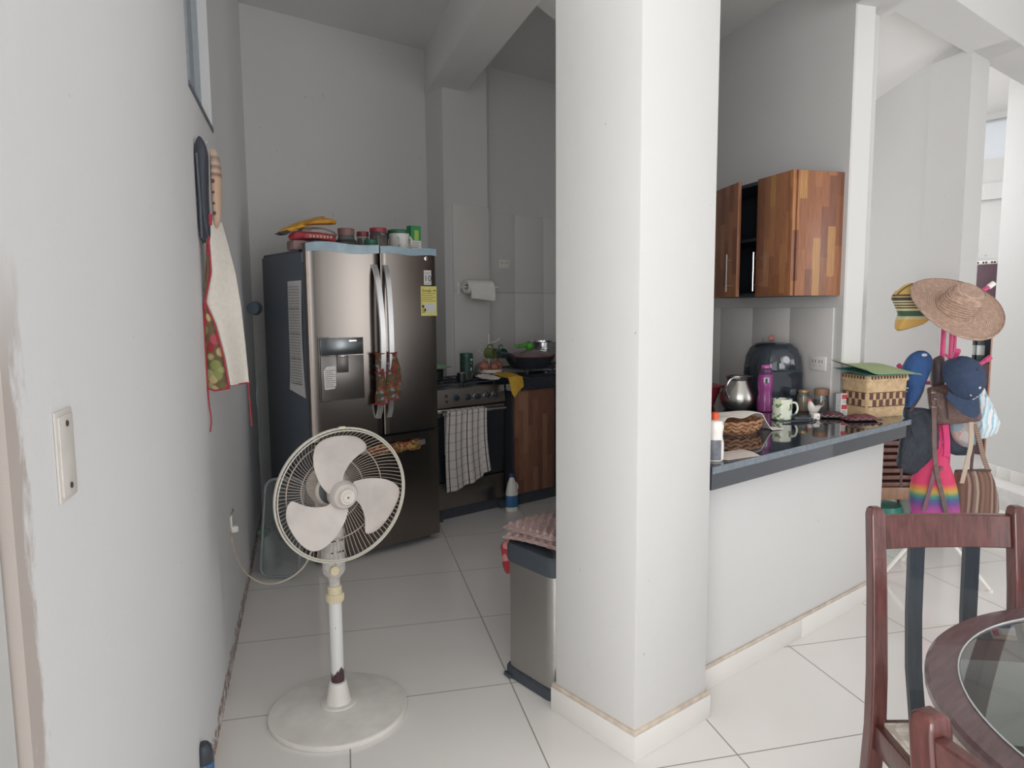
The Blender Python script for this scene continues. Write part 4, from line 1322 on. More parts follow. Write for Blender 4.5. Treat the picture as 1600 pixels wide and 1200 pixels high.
# blades
OUT = [(-0.050, 0.012), (-0.062, 0.022), (-0.078, 0.043), (-0.092, 0.072), (-0.103, 0.108), (-0.105, 0.143), (-0.099, 0.17), (-0.083, 0.188), (-0.058, 0.198), (-0.022, 0.202), (0.019, 0.199), (0.051, 0.191), (0.077, 0.174), (0.090, 0.154), (0.085, 0.141), (0.062, 0.128), (0.040, 0.112), (0.022, 0.094), (0.008, 0.073), (0.002, 0.056), (0.006, 0.036), (0.0, 0.01)]
hoff = Vector((0.012, -0.006))
for k in range(3):
    ang = -2 * math.pi * k / 3
    BT = HT @ Matrix.Translation((hoff.x, hoff.y, 0.0)) @ Matrix.Rotation(ang, 4, 'Z')
    m2 = MB(BT)
    out = c2(OUT, 3)
    cx, cy = -0.02, 0.12
    rings = []
    for s in (1.0, 0.985, 0.8, 0.55, 0.3, 0.02):
        rings.append([(cx + (p[0] - cx) * s, cy + (p[1] - cy) * s) for p in out])

    def zz(p):
        return -0.030 + 0.20 * (p[0]) * -1 * 0.55 + 0.6 * (p[0] + 0.01) ** 2
    th = 0.0016
    top = [[(p[0], p[1], zz(p) + (th if i else 0.0)) for p in r] for i, r in enumerate(rings)]
    bot = [[(p[0], p[1], zz(p) - (th if i else 0.0)) for p in r] for i, r in enumerate(rings)]
    m2.loft(list(reversed(top)) + bot[1:], cap=True)
    m2.build('blade', fan, BLADEM, angle=50)
mb = MB(HT @ Matrix.Translation((hoff.x, hoff.y, 0.0)))
mb.lathe([(0.046, -0.055), (0.05, -0.045), (0.048, -0.018), (0.04, -0.004), (0.030, 0.0)], 40)
hb = mb.build('hub', fan, BLADEM)
mb = MB(HT @ Matrix.Translation((hoff.x, hoff.y, 0.0)))
mb.use(CREAMPL).lathe([(0.0275, -0.003), (0.0275, 0.010), (0.024, 0.014), (0.0, 0.015)], 36)
mb.use(INK).lathe([(0.003, 0.0145), (0.003, 0.0165), (0.0, 0.0165)], 12)
mb.use(mat('moulding_grey', '#b3ada3', 0.6))
for i in range(10):
    a = R(60 + 24 * i)
    mb.box((0.017 * math.cos(a) - 0.0015, 0.017 * math.sin(a) - 0.0015, 0.0140), (0.017 * math.cos(a) + 0.0015, 0.017 * math.sin(a) + 0.0015, 0.0152))
mb.build('spinner_cap', hb)
# flex from the motor to the wall outlet
mb = MB()
mb.tube(curve_pts([(0.0, 0.09, 0.66), (-0.05, 0.14, 0.50), (-0.12, 0.25, 0.42), (-0.16, 0.4, 0.415), (-0.155, 0.56, 0.45), (-0.125, 0.70, 0.50), (-0.116, 0.727, 0.508)], 8), 0.0032, 6)
mb.build('power_cord', fan, mat('cream_cord', '#cdbfae', 0.5))
mb = MB(); mb.box((-0.125, 0.70, 0.497), (-0.095, 0.735, 0.523), 0.005); mb.build('plug', fan, WHITEPL)

# ------------------------------------------------------------------ on the left wall


def onwall(name, label, cat, x, z):
    t = thing(name, label, cat, lwp(x, 0, z), LWA)
    return t


t = onwall('wall_outlet', 'white outlet on the left wall with the fan plug', 'outlet', 2.187, 0.51)
mb = MB(); mb.box((-0.035, -0.008, -0.057), (0.035, 0, 0.057), 0.003); mb.build('plate', t, WHITEPL)
mb = MB(); mb.tube([(0.022 * math.cos(a), -0.009, 0.06 + 0.02 * math.sin(a)) for a in [math.pi * i / 10 for i in range(11)]], 0.0015, 6); mb.build('wire_hook', t, mat('dull_wire', '#8d8883', 0.4, 0.6))
t = onwall('blank_cover_plate', 'painted-over blank cover plate with two screws on the left wall', 'wall plate', 0.187, 1.215)
mb = MB(); mb.box((-0.036, -0.0035, -0.062), (0.036, 0, 0.062), 0.003); mb.box((-0.029, -0.006, -0.055), (0.029, -0.003, 0.055), 0.0025); mb.build('plate', t, mat('painted_plate', '#cfcac4', 0.6, var=0.05))
for z in (-0.043, 0.043):
    mb = MB(); mb.lathe([(0.004, 0), (0.0045, 0.002), (0.002, 0.003)], 12); mb.build('screw', t, mat('rusty_screw', '#4a403a', 0.6), loc=(0.0, -0.0055, z), rot=(R(90), 0, 0))
# hanging kitchen cloths: frame at the hook, x to the room's right, y deeper
HK = lwp(1.70, 0, 2.03)


def hang(name, label, cat, group=None):
    q = thing(name, label, cat, (HK[0] + 0.040 * math.cos(R(-38.9)), HK[1] + 0.040 * math.sin(R(-38.9)), 1.41 * (1 - 0.90)), R(-38.9), group=group)
    q.scale = (0.9, 0.9, 0.9)
    return q


DARKM = mat('charcoal_rubber', '#3a3e47', 0.5, var=0.06, scale=9)
t = hang('oven_mitt', 'long charcoal oven mitt hanging highest on the left wall hook', 'oven mitt')
out = c2([(-0.004, 1.66), (-0.028, 1.665), (-0.03, 1.80), (-0.034, 1.95), (-0.03, 2.01), (-0.016, 2.035), (0.0, 2.02), (0.012, 1.98), (0.010, 1.90), (0.006, 1.80), (0.006, 1.67)], 3)
mb = MB(); mb.pillow(out, 0.028, y=-0.035, rings=4); mb.build('mitt', t, DARKM)
mb = MB(); mb.ribbon([(-0.012, -0.062, 1.67), (-0.010, -0.064, 1.8), (-0.014, -0.064, 1.97)], 0.006, 0.004); mb.build('seam', t, mat('seam_grey', '#62676e', 0.6))
t = hang('oven_mitt', 'tan printed oven mitt hanging between the charcoal mitt and the apron', 'oven mitt')
out = c2([(0.004, 1.73), (0.004, 1.98), (0.014, 2.0), (0.028, 1.985), (0.036, 1.93), (0.033, 1.82), (0.026, 1.735)], 3)
mb = MB(); mb.pillow(out, 0.03, y=0.015, rings=4); mb.build('mitt', t, m_ramp_z('tan_print_bands', [(0, '#b49a86'), (0.1, '#c4a994'), (0.62, '#c4a58c'), (0.66, '#80645a'), (0.7, '#c4ab98'), (0.76, '#8c7368'), (0.8, '#bfa694'), (0.88, '#8f7a70'), (0.92, '#c0aa99')], 1.72, 2.0))
mb = MB()
for z, r in ((1.76, 0.008), (1.795, 0.006), (1.835, 0.006), (1.875, 0.009)):
    mb.lathe([(r, 0), (r * 0.9, 0.003), (0, 0.004)], 10, c=(0.018, 0, 0))
    for v in mb.bm.verts[-31:] if False else []:
        pass
mb.bm.free()
for z, r in ((1.765, 0.007), (1.80, 0.005), (1.84, 0.005), (1.88, 0.008)):
    mb = MB(); mb.lathe([(r, 0), (r * 0.8, 0.002), (0.0, 0.003)], 10); mb.build('printed_dot', t, mat('plum_print', '#6d4a4e', 0.8), loc=(0.018, -0.0145, z), rot=(R(90), 0, 0))
ap = hang('apron', 'white apron with apple print and red edging hanging from the left wall hook', 'apron')
APPLE = m_cells('apple_print', ['#a8434a', '#8a9158', '#b0535a', '#9a9f6c', '#98383f', '#b8ac7c', '#64703e'], 26, 0.9, edge='#6d5c44')
RED = mat('red_edging', '#a83a45', 0.8)
# printed face lies towards the wall, white lining falls free into the room


def prof(z, tb):
    """piecewise linear table lookup"""
    for (z0, x0), (z1, x1) in zip(tb, tb[1:]):
        if z <= z0 and z >= z1:
            return x0 + (x1 - x0) * (z0 - z) / max(1e-6, z0 - z1)
    return tb[-1][1]


LE = [(1.745, -0.006), (1.60, -0.012), (1.44, -0.028), (1.30, -0.032), (1.12, -0.030)]       # near the wall
MI = [(1.745, 0.0), (1.64, 0.004), (1.55, 0.006), (1.44, -0.022), (1.36, 0.010), (1.24, 0.036), (1.12, 0.052)]
RI = [(1.745, 0.010), (1.65, 0.032), (1.55, 0.054), (1.42, 0.070), (1.28, 0.080), (1.13, 0.088)]
mb = MB(); mb.sheet(lambda u, v: ((lambda z: prof(z, LE) + (prof(z, MI) - prof(z, LE)) * u)(1.118 + 0.62 * v), -0.035 - 0.01 * math.sin(math.pi * u), 1.118 + 0.62 * v - 0.006 * math.sin(3 * u)), 10, 40, 0.003); mb.build('printed_front', ap, APPLE)
mb = MB(); mb.sheet(lambda u, v: ((lambda z: prof(z, MI) + (prof(z, RI) - prof(z, MI)) * u)(1.13 + 0.612 * v), -0.03 + 0.10 * u ** 1.3 - 0.012 * math.sin(7 * u) * (1 - v), 1.13 + 0.612 * v), 16, 40, 0.003); mb.build('white_lining', ap, CLOTHW)
mb = MB()
mb.tube([(prof(z, MI), -0.042, z) for z in [1.12 + 0.62 * i / 40 for i in range(41)]], 0.0035, 6)
mb.tube([(prof(z, LE), -0.038, z) for z in [1.12 + 0.32 * i / 20 for i in range(21)]], 0.0035, 6)
mb.tube([(-0.030, -0.038, 1.12), (0.0, -0.044, 1.112), (0.052, -0.04, 1.12)], 0.004, 6)
mb.tube([(0.052, -0.03, 1.13), (0.088, 0.07, 1.13)], 0.003, 6)
mb.tube([(0.006, -0.03, 1.72), (0.008, -0.03, 1.76)], 0.008, 6)
mb.build('red_edging', ap, RED)
mb = MB(); mb.tube(curve_pts([(-0.030, -0.038, 1.12), (-0.026, -0.04, 1.05), (-0.022, -0.04, 1.0), (-0.028, -0.04, 0.955)], 5), 0.0028, 6); mb.build('tie_string', ap, RED); mb = MB(); mb.tube(curve_pts([(0.086, 0.06, 1.13), (0.088, 0.06, 1.05), (0.092, 0.06, 0.96)], 5), 0.0028, 6); mb.build('tie_string', ap, RED)
mb = MB(); mb.tube([(0, 0, 0), (0, -0.022, 0), (0, -0.026, 0.01)], 0.003, 8)
tag(mb.build('wall_hook', None, CHROME, loc=lwp(1.79, 0, 1.975), rot=(0, 0, LWA)), 'small metal hook on the left wall behind the mitts', 'hook')

# spray can at the foot of the left wall
t = thing('spray_can', 'blue spray can with dark cap on the floor by the left wall', 'spray can', (-1.107, 0.61, 0.0))
mb = MB(); mb.use(mat('can_blue', '#3d6f9c', 0.25, 0.3)).lathe([(0.024, 0), (0.026, 0.004), (0.026, 0.152), (0.022, 0.16)], 28)
mb.use(mat('can_white', '#c9ccd0', 0.3)).lathe([(0.0262, 0.05), (0.0264, 0.052), (0.0264, 0.118), (0.0262, 0.12)], 28); mb.build('can', t)
mb = MB(); mb.lathe([(0.0255, 0.152), (0.025, 0.175), (0.021, 0.198), (0.014, 0.207), (0, 0.209)], 28); mb.box((-0.006, -0.016, 0.202), (0.006, -0.004, 0.21), 0.001); mb.build('cap', t, BLACK)

# things standing between refrigerator and left wall
t = thing('clear_plastic_lid', 'tall clear plastic storage lid leaning beside the refrigerator', 'plastic lid', (-0.30, 2.18, 0.0), R(-38.9))
mb = MB(); o2 = [(p[0], p[1] + 0.28) for p in rrect(0.20, 0.52, 0.05)]; mb.prism([(x + 0.10 * (z - 0.02), z) for x, z in o2], 0, 0.006, 'y'); mb.build('sheet', t, mat('clear_polypropylene', '#c8d0d2', 0.15, trans=0.85, alpha=0.5, var=0.02))
mb = MB(); mb.tube([(x + 0.10 * (z - 0.02), 0.003, z) for x, z in o2], 0.007, 8, True); mb.build('rim', t, mat('clear_rim', '#aeb7ba', 0.2, trans=0.4))
t = thing('spray_bottle', 'white and green trigger bottle standing behind the clear plastic lid', 'bottle', (-0.30, 2.34, 0.0))
mb = MB(); mb.lathe([(0.04, 0), (0.042, 0.01), (0.042, 0.14), (0.02, 0.19), (0.016, 0.20)], 20); mb.build('bottle', t, mat('pale_bottle', '#aab0aa', 0.4))
mb = MB(); mb.box((-0.05, -0.012, 0.215), (0.02, 0.012, 0.24), 0.004); mb.cyl((0, 0, 0.195), (0, 0, 0.22), 0.014); mb.box((-0.035, -0.006, 0.18), (-0.027, 0.006, 0.216), 0.002); mb.build('trigger', t, mat('green_trigger', '#53715a', 0.5))
mb = MB(); mb.tube(curve_pts([(-0.13, 2.80, 1.05), (-0.165, 2.76, 0.98), (-0.18, 2.74, 0.88), (-0.165, 2.76, 0.78), (-0.15, 2.80, 0.5), (-0.14, 2.82, 0.05)], 8), 0.006, 8)
tag(mb.build('water_hose', None, mat('grey_hose', '#8e979d', 0.4, trans=0.2)), 'thin grey water hose looping down behind the refrigerator side', 'hose')
mb = MB(); mb.lathe([(0.04, 0), (0.042, 0.01), (0.035, 0.05), (0.0, 0.055)], 20)
tag(mb.build('round_cap', None, mat('blue_grey_cap', '#606a76', 0.5), loc=(-0.118, 2.865, 1.42), rot=(R(90), 0, R(-40))), 'small blue-grey round cap peeping out behind the refrigerator', 'cap')

# ------------------------------------------------------------------ wall cabinet
uc = thing('wall_cabinet', 'wooden wall cabinet with one door ajar above the bar end', 'cabinet', (KR0[0] + 0.02 * math.cos(KRA), KR0[1] + 0.02 * math.sin(KRA), 1.459), KRA)
# local: x deeper along the wall, y out into the kitchen, z up
CW = 0.84
mb = MB(); mb.box((0, 0.0, 0), (0.018, 0.262, 0.59), 0.001); mb.build('side_panel', uc, CABWOOD)
mb = MB(); mb.box((0.018, 0, 0), (CW, 0.258, 0.018)); mb.box((0.018, 0, 0.572), (CW, 0.258, 0.59)); mb.box((CW - 0.018, 0, 0.018), (CW, 0.258, 0.572)); mb.box((0.018, 0, 0.018), (CW, 0.012, 0.572)); mb.box((0.018, 0.012, 0.29), (CW - 0.018, 0.25, 0.305)); mb.build('carcass', uc, mat('dark_cabinet_interior', '#33373f', 0.5))
mb = MB(); mb.box((0.008, 0.264, 0.0), (0.285, 0.283, 0.592), 0.002); d1 = mb.build('door', uc, CABWOOD)
mb = MB(); mb.box((0.006, 0.281, 0.0), (0.032, 0.2845, 0.592), 0.001); mb.build('edge_strip', d1, m_planks('lighter_stave', ['#b97f50', '#a97048'], 0.05, 0.4))


def bar_handle(par, T, x, y):
    m = MB(T); m.tube([(x, y + 0.03, 0.028), (x, y + 0.03, 0.225)], 0.0045, 10); m.cyl((x, y, 0.06), (x, y + 0.03, 0.06), 0.003); m.cyl((x, y, 0.195), (x, y + 0.03, 0.195), 0.003)
    m.build('handle', par, CHROME)


bar_handle(d1, Matrix(), 0.262, 0.283)
DT = Matrix.Translation((0.70, 0.264, 0)) @ Matrix.Rotation(R(-9), 4, 'Z')
mb = MB(DT); mb.box((-0.33, 0.0, 0.0), (0.0, 0.019, 0.592), 0.002)
d2 = mb.build('door', uc, CABWOOD); d2['label'] = 'cabinet door standing ajar'
bar_handle(d2, DT, -0.275, 0.019)
mb = MB(); mb.box((0.703, 0.264, 0.0), (CW, 0.283, 0.592), 0.002); mb.build('door', uc, CABWOOD)
mb = MB(); mb.lathe([(0.03, 0), (0.03, 0.12), (0.02, 0.14)], 16)
tag(mb.build('glass_jar', None, glass('dusky_glass', '#59616b', 0.5), loc=(KR0[0] + 0.40 * math.cos(KRA) - 0.17 * math.sin(KRA), KR0[1] + 0.40 * math.sin(KRA) + 0.17 * math.cos(KRA), 1.478)), 'dark jar glimpsed inside the open wall cabinet', 'jar')

# ------------------------------------------------------------------ bar counter
mb = MB()
CTOP = [(0.368, -0.006), (1.905, -0.006), (2.05, 0.115), (2.05, 0.30), (1.86, 0.30), (1.86, 0.33), (1.872, 0.345)]
ct_back = [(KR0[0] + 2.95 * math.cos(KRA), KR0[1] + 2.95 * math.sin(KRA)), (KR0[0] + 2.95 * math.cos(KRA) - 0.60, KR0[1] + 2.95 * math.sin(KRA))]
mb.prism([(0.368, -0.004), (1.905, -0.004), (2.05, 0.115), (2.05, 0.302), (1.838, 0.302), (1.840, 0.318), (2.29, 1.40), (1.20, 1.40), (1.20, 0.70), (0.368, 0.70)], 0.855, 0.880)
bt = mb.build('bar_worktop', None, GRANITE); tag(bt, 'black polished stone bar counter between the white column and the bar pillar', 'counter')
mb = MB()
mb.prism([(0.377, 0.004), (1.885, 0.004), (1.885, 0.022), (0.377, 0.022)], 0.797, 0.856)
mb.prism([(1.885, 0.004), (1.955, 0.065), (1.955, 0.085), (1.885, 0.022)], 0.80, 0.856)
e_ = MB(); e_.box((0.368, -0.008, 0.856), (1.905, -0.003, 0.8795)); eo = e_.build('front_edge', bt, mat('rough_stone_edge', '#6f7880', 0.45, var=0.2, scale=60)); eo['label'] = 'lighter grey unpolished stone edge'
mb.build('apron_strip', bt, mat('polished_black_edge', '#30363e', 0.04, coat=0.5))
mb = MB(); mb.box((1.34, 0.38, 0.1), (1.86, 0.68, 0.852)); mb.box((1.36, 0.42, 0.0), (1.84, 0.66, 0.1))
tag(mb.build('base_cabinet', None, mat('dark_cabinet_carcass', '#3a3c44', 0.5)), 'dark base cabinet under the kitchen side of the bar counter', 'cabinet')

CZ = 0.8805
# air fryer
t = thing('air_fryer', 'large glossy black air fryer with rounded top at the back of the bar counter', 'air fryer', (1.80, 0.645, CZ), R(-30))
t.scale = (1.04, 1.04, 1.04)
mb = MB()
rings = []
for z, sx, sy in ((0.0, 0.115, 0.12), (0.01, 0.125, 0.13), (0.10, 0.128, 0.135), (0.20, 0.126, 0.135), (0.26, 0.118, 0.128), (0.30, 0.100, 0.112), (0.322, 0.075, 0.09), (0.330, 0.045, 0.06)):
    rings.append([(sx * (abs(math.cos(a)) ** 0.7) * math.copysign(1, math.cos(a)), sy * (abs(math.sin(a)) ** 0.7) * math.copysign(1, math.sin(a)), z) for a in [2 * math.pi * i / 36 for i in range(36)]])
mb.loft(rings); mb.build('body', t, BLACKG)
mb = MB(); mb.box((-0.09, -0.142, 0.03), (0.09, -0.10, 0.20), 0.018, 3); dr = mb.build('basket_drawer', t, BLACKG)
mb = MB(); mb.box((-0.018, -0.20, 0.08), (0.018, -0.13, 0.115), 0.008); mb.build('handle', dr, BLACK)
mb = MB(); mb.lathe([(0.026, 0), (0.026, 0.006), (0.018, 0.014)], 24); mb.build('dial', t, mat('silver_dial', '#b9bcc0', 0.3, 0.7), loc=(-0.01, -0.13, 0.245), rot=(R(70), 0, 0))
mb = MB(); mb.box((-0.045, -0.143, 0.205), (-0.015, -0.132, 0.235), 0.003); mb.build('sticker', t, mat('grey_sticker', '#9ba0a5', 0.5))
mb = MB(); mb.tube([(0.0, 0.11, 0.325), (0.0, 0.11, 0.345)], 0.004); mb.box((0.129, -0.04, 0.14), (0.133, 0.03, 0.22), 0.002); mb.build('vent', t, mat('grey_vent', '#5d646d', 0.4))
mb = MB(); mb.pillow(c2([(-0.014, 0), (-0.018, 0.018), (-0.004, 0.03), (0.014, 0.022), (0.018, 0.006), (0.006, 0)], 3), 0.014, rings=3)
tag(mb.build('pink_ornament', None, mat('dull_pink', '#b3766c', 0.6), loc=(1.87, 0.70, CZ + 0.345)), 'small dull pink ornament on top of the air fryer', 'ornament')

# aluminium jug
t = thing('metal_jug', 'dented aluminium jug with rounded belly on the bar counter', 'jug', (1.60, 0.715, CZ))
t.scale = (1.12, 1.12, 1.12)
mb = MB(); mb.lathe([(0.05, 0), (0.062, 0.004), (0.078, 0.03), (0.08, 0.055), (0.073, 0.085), (0.058, 0.118), (0.052, 0.135), (0.056, 0.15), (0.06, 0.154), (0.052, 0.148), (0.048, 0.13), (0.07, 0.06), (0.0, 0.01)], 40); mb.build('body', t, ALU)
mb = MB(); mb.tube(curve_pts([(-0.045, -0.03, 0.146), (-0.075, -0.02, 0.15), (-0.092, -0.01, 0.135), (-0.098, 0.0, 0.10), (-0.085, 0.0, 0.07), (-0.074, 0.0, 0.055)], 5), 0.005, 8); mb.build('handle', t, CHROME)
# purple drinking bottle
t = thing('drinking_bottle', 'magenta plastic drinking bottle beside the aluminium jug', 'bottle', (1.635, 0.585, CZ))
t.scale = (1.05, 1.05, 1.1)
PURP = mat('magenta_plastic', '#a24a8e', 0.25, trans=0.25)
mb = MB(); mb.lathe([(0.032, 0), (0.036, 0.005), (0.036, 0.06), (0.031, 0.085), (0.036, 0.11), (0.036, 0.155), (0.03, 0.17), (0.027, 0.175)], 32); mb.build('bottle', t, PURP)
mb = MB(); mb.lathe([(0.03, 0.172), (0.032, 0.176), (0.032, 0.192), (0.024, 0.20)], 28); mb.build('collar', t, mat('dark_plum', '#5a3a5c', 0.3))
mb = MB(); mb.lathe([(0.022, 0.198), (0.022, 0.208), (0.018, 0.214), (0.0, 0.215)], 24); mb.build('cap', t, mat('pink_cap', '#b85a9c', 0.3))
mb = MB(); mb.use(mat('silver_print', '#b6b4c0', 0.4)); mb.loft([[(0.0365 * math.cos(a), 0.0365 * math.sin(a), z) for a in [R(200 + 40 * i / 8) for i in range(9)]] for z in (0.135, 0.158)], closed=False, cap=False)
mb.use(mat('black_print', '#2e2a38', 0.5)); mb.loft([[(0.0369 * math.cos(a), 0.0369 * math.sin(a), z) for a in [R(212 + 16 * i / 8) for i in range(9)]] for z in (0.132, 0.154)], closed=False, cap=False)
mb.build('sticker', t)
# printed mug
t = mug('mug', 'pale cream mug with blue and green printed drawings on the bar counter', (1.455, 0.385, CZ), (0, 0, R(-38)), m_cells('printed_mug_glaze', ['#d9dccb', '#d9dccb', '#dcdfcf', '#6f8f8a', '#d9dccb', '#d6dac6', '#4d6070', '#d9dccb', '#cfd0a0', '#dcdfcf', '#6f8f5c', '#d9dccb'], 62, 0.25), None, r=0.045, h=0.098)
# red tub and dish rack with plates
t = thing('dish_tub', 'red plastic dish tub behind the aluminium jug', 'tub', (1.52, 0.98, CZ), R(-20))
mb = MB(); rr_solid(mb, 0.30, 0.26, 0.04, [(0, -0.06), (0.10, -0.01), (0.105, 0.02), (0.115, 0.02)]); mb.build('tub', t, mat('red_plastic', '#8a2f38', 0.35))
mb = MB(); mb.tube([(-0.13, -0.14, 0.13), (-0.06, -0.145, 0.125), (0.03, -0.145, 0.12)], 0.005, 6); mb.build('rim_wire', t, BLACK)
for i, (lx, ly, rr, lb) in enumerate(((1.40, 0.93, 0.125, 'nearest clear glass plate standing in the red dish tub'), (1.45, 0.98, 0.12, 'middle clear glass plate standing in the red dish tub'), (1.53, 1.03, 0.105, 'rearmost greenish plate standing in the red dish tub'))):
    mb = MB(); mb.lathe([(0.0, 0), (rr * 0.6, 0.0), (rr * 0.95, 0.012), (rr, 0.016), (rr * 0.95, 0.018), (rr * 0.6, 0.006), (0, 0.006)], 40)
    tag(mb.build('plate', None, glass('plate_glass', '#aab4b2', 0.45, 0.15) if i < 2 else mat('greenish_plate', '#8b9890', 0.3), loc=(lx, ly, CZ + 0.10), rot=(R(80), R(0), R(52))), lb, 'plate', 'plates in the red dish tub')
mb = MB(); rr_solid(mb, 0.055, 0.05, 0.012, [(0, -0.01), (0.09, 0), (0.092, 0.002)])
tag(mb.build('plastic_cup', None, mat('dark_pink_cup', '#8b4a4d', 0.4), loc=(1.66, 0.99, CZ + 0.09)), 'dark pink cup in the red dish tub next to the air fryer', 'cup')
# bread basket with cloth
WICK = m_weave('brown_wicker', '#7d543f', '#b98a68', 0.02, 0.016, strength=1.0)
t = thing('bread_basket', 'small oval brown wicker bread basket half covered by a cloth', 'basket', (1.00, 0.335, CZ), R(-10))
mb = MB(); mb.lathe([(0.10, 0), (0.105, 0.005), (0.125, 0.05), (0.122, 0.055), (0.10, 0.012), (0, 0.008)], 40, sy=0.75); mb.build('basket', t, WICK)
mb = MB()
for ring, zz, rr in ((0, 0.05, 0.126), (1, 0.035, 0.119), (2, 0.02, 0.112)):
    mb.tube([((rr + 0.004 * math.sin(16 * a + ring * 3)) * math.cos(a), 0.75 * (rr + 0.004 * math.sin(16 * a + ring * 3)) * math.sin(a), zz + 0.004 * math.cos(16 * a)) for a in [2 * math.pi * i / 128 for i in range(128)]], 0.006, 6, True)
mb.build('braid', t, mat('wicker_strand', '#a87c5c', 0.6, var=0.25, scale=60))


def bread_cloth(u, v):
    # v = 0 is the hem lifted over the basket front, u runs to the right
    a = R(-10)
    lx, ly = -0.17 + 0.36 * u, -0.055 + 0.21 * v
    if u > 0.62:                       # right corner trails down to a point on the counter
        k = (u - 0.62) / 0.38
        ly = ly * (1 - 0.75 * k) - 0.055 * k
        lx += 0.03 * k
    d = math.sqrt((lx / 0.125) ** 2 + (ly / 0.095) ** 2)
    z = 0.078 - 0.012 * d * d if d < 1.0 else max(0.005, 0.066 - 0.15 * (d - 1.0))
    z += 0.005 * math.sin(11 * u + 6 * v) * (1 if d < 1.1 else 0.1)
    z += 0.012 * math.sin(math.pi * u) * (1 - v) * math.sin(7 * u) ** 2
    return (1.00 + lx * math.cos(a) - ly * math.sin(a), 0.335 + lx * math.sin(a) + ly * math.cos(a), CZ + z)


mb = MB(); mb.sheet(bread_cloth, 36, 30, 0.003)
tag(mb.build('bread_cloth', None, CLOTHW), 'off-white cloth thrown over the bread basket with a corner on the counter', 'cloth')
t = thing('squeeze_bottle', 'white squeeze bottle with red-orange cap against the white column', 'bottle', (0.462, 0.055, CZ))
mb = MB(); mb.lathe([(0.028, 0), (0.031, 0.005), (0.031, 0.06), (0.026, 0.085), (0.027, 0.10), (0.03, 0.12), (0.024, 0.138), (0.012, 0.142)], 28); mb.build('bottle', t, WHITEPL)
mb = MB(); mb.use(mat('grey_label', '#6d7079', 0.5, var=0.3, scale=50)); mb.loft([[(0.0316 * math.cos(a), 0.0316 * math.sin(a), z) for a in [R(170 + 90 * i / 8) for i in range(9)]] for z in (0.006, 0.075)], closed=False, cap=False); mb.build('label_wrap', t)
mb = MB(); mb.lathe([(0.012, 0.142), (0.012, 0.165), (0.009, 0.168)], 20); mb.build('cap', t, mat('orange_red_cap', '#d8532e', 0.4))
mb = MB(); mb.sheet(lambda u, v: (0.49 + 0.15 * u + 0.04 * v * u, 0.02 + 0.11 * v - 0.03 * u, CZ + 0.002 + 0.008 * u * (1 - v) * v * 3), 10, 10, 0.001)
tag(mb.build('paper_napkin', None, mat('beige_napkin', '#cfc3ba', 0.8)), 'flat beige paper napkin beside the white squeeze bottle', 'napkin')
# jars, rooster, boxes
t = jar('glass_jar', 'tall jar of pale grain with a gold lid in front of the air fryer', (1.775, 0.455, CZ), 0.031, 0.108, CLEAR, mat('gold_lid', '#b79a6a', 0.35, 0.5), 0.012, 0.027, 0.72, group='jars on the bar counter', content=mat('pale_grain', '#a58e6c', 0.8, var=0.3, scale=140), fill=0.7)
t = jar('glass_jar', 'dark-filled squat jar with a brown lid left of the red and white box', (1.80, 0.375, CZ), 0.037, 0.12, CLEAR, mat('tan_brown_lid', '#8f6b55', 0.45), 0.032, 0.034, 0.35, group='jars on the bar counter', content=mat('dark_coffee', '#3e3a38', 0.8, var=0.3, scale=120), fill=0.5)
t = thing('rooster_figurine', 'small white ceramic rooster with red comb beside the printed mug', 'figurine', (1.715, 0.365, CZ), R(-38.9))
mb = MB(); mb.lathe([(0.022, 0), (0.024, 0.004), (0.014, 0.01)], 20); mb.pillow(c2([(-0.028, 0.02), (-0.02, 0.008), (0.0, 0.006), (0.02, 0.012), (0.03, 0.03), (0.044, 0.048), (0.03, 0.042), (0.012, 0.034), (-0.002, 0.036), (-0.010, 0.055), (-0.016, 0.066), (-0.026, 0.066), (-0.032, 0.055), (-0.032, 0.035)], 3), 0.016, rings=5); mb.build('body', t, mat('white_ceramic', '#ded8d2', 0.2))
mb = MB(); mb.pillow(c2([(-0.034, 0.062), (-0.030, 0.076), (-0.022, 0.078), (-0.014, 0.074), (-0.014, 0.066), (-0.024, 0.066)], 3), 0.004, rings=3); mb.build('comb', t, mat('red_comb', '#b03a34', 0.4))
mb = MB(); mb.pillow(c2([(0.022, 0.03), (0.036, 0.034), (0.05, 0.052), (0.044, 0.062), (0.034, 0.05)], 3), 0.008, rings=3); mb.build('tail', t, mat('brown_spotted_tail', '#8a6a5c', 0.4, var=0.5, scale=130))
t = thing('carton', 'upright white and grey carton with two red panels beside the wicker box', 'carton', (1.805, 0.285, CZ), R(-38.9))
mb = MB()
mb.use(WHITEPL).box((-0.002, -0.02, 0), (0.030, 0.02, 0.105))
mb.use(mat('carton_grey_side', '#a3a3a5', 0.6)).box((-0.026, -0.018, 0), (-0.002, 0.018, 0.105))
RC = mat('carton_red', '#c2444c', 0.5)
mb.use(RC).box((0.001, -0.0212, 0.078), (0.028, -0.02, 0.10)); mb.use(RC).box((0.001, -0.0212, 0.028), (0.028, -0.02, 0.05))
mb.use(INKG)
for z in (0.058, 0.064, 0.070, 0.008, 0.014, 0.02):
    mb.box((0.003, -0.0208, z), (0.024, -0.02, z + 0.002))
mb.use(mat('dark_red_dot', '#6d2c30', 0.6)).box((-0.018, -0.0188, 0.042), (-0.014, -0.018, 0.046))
mb.build('box', t)
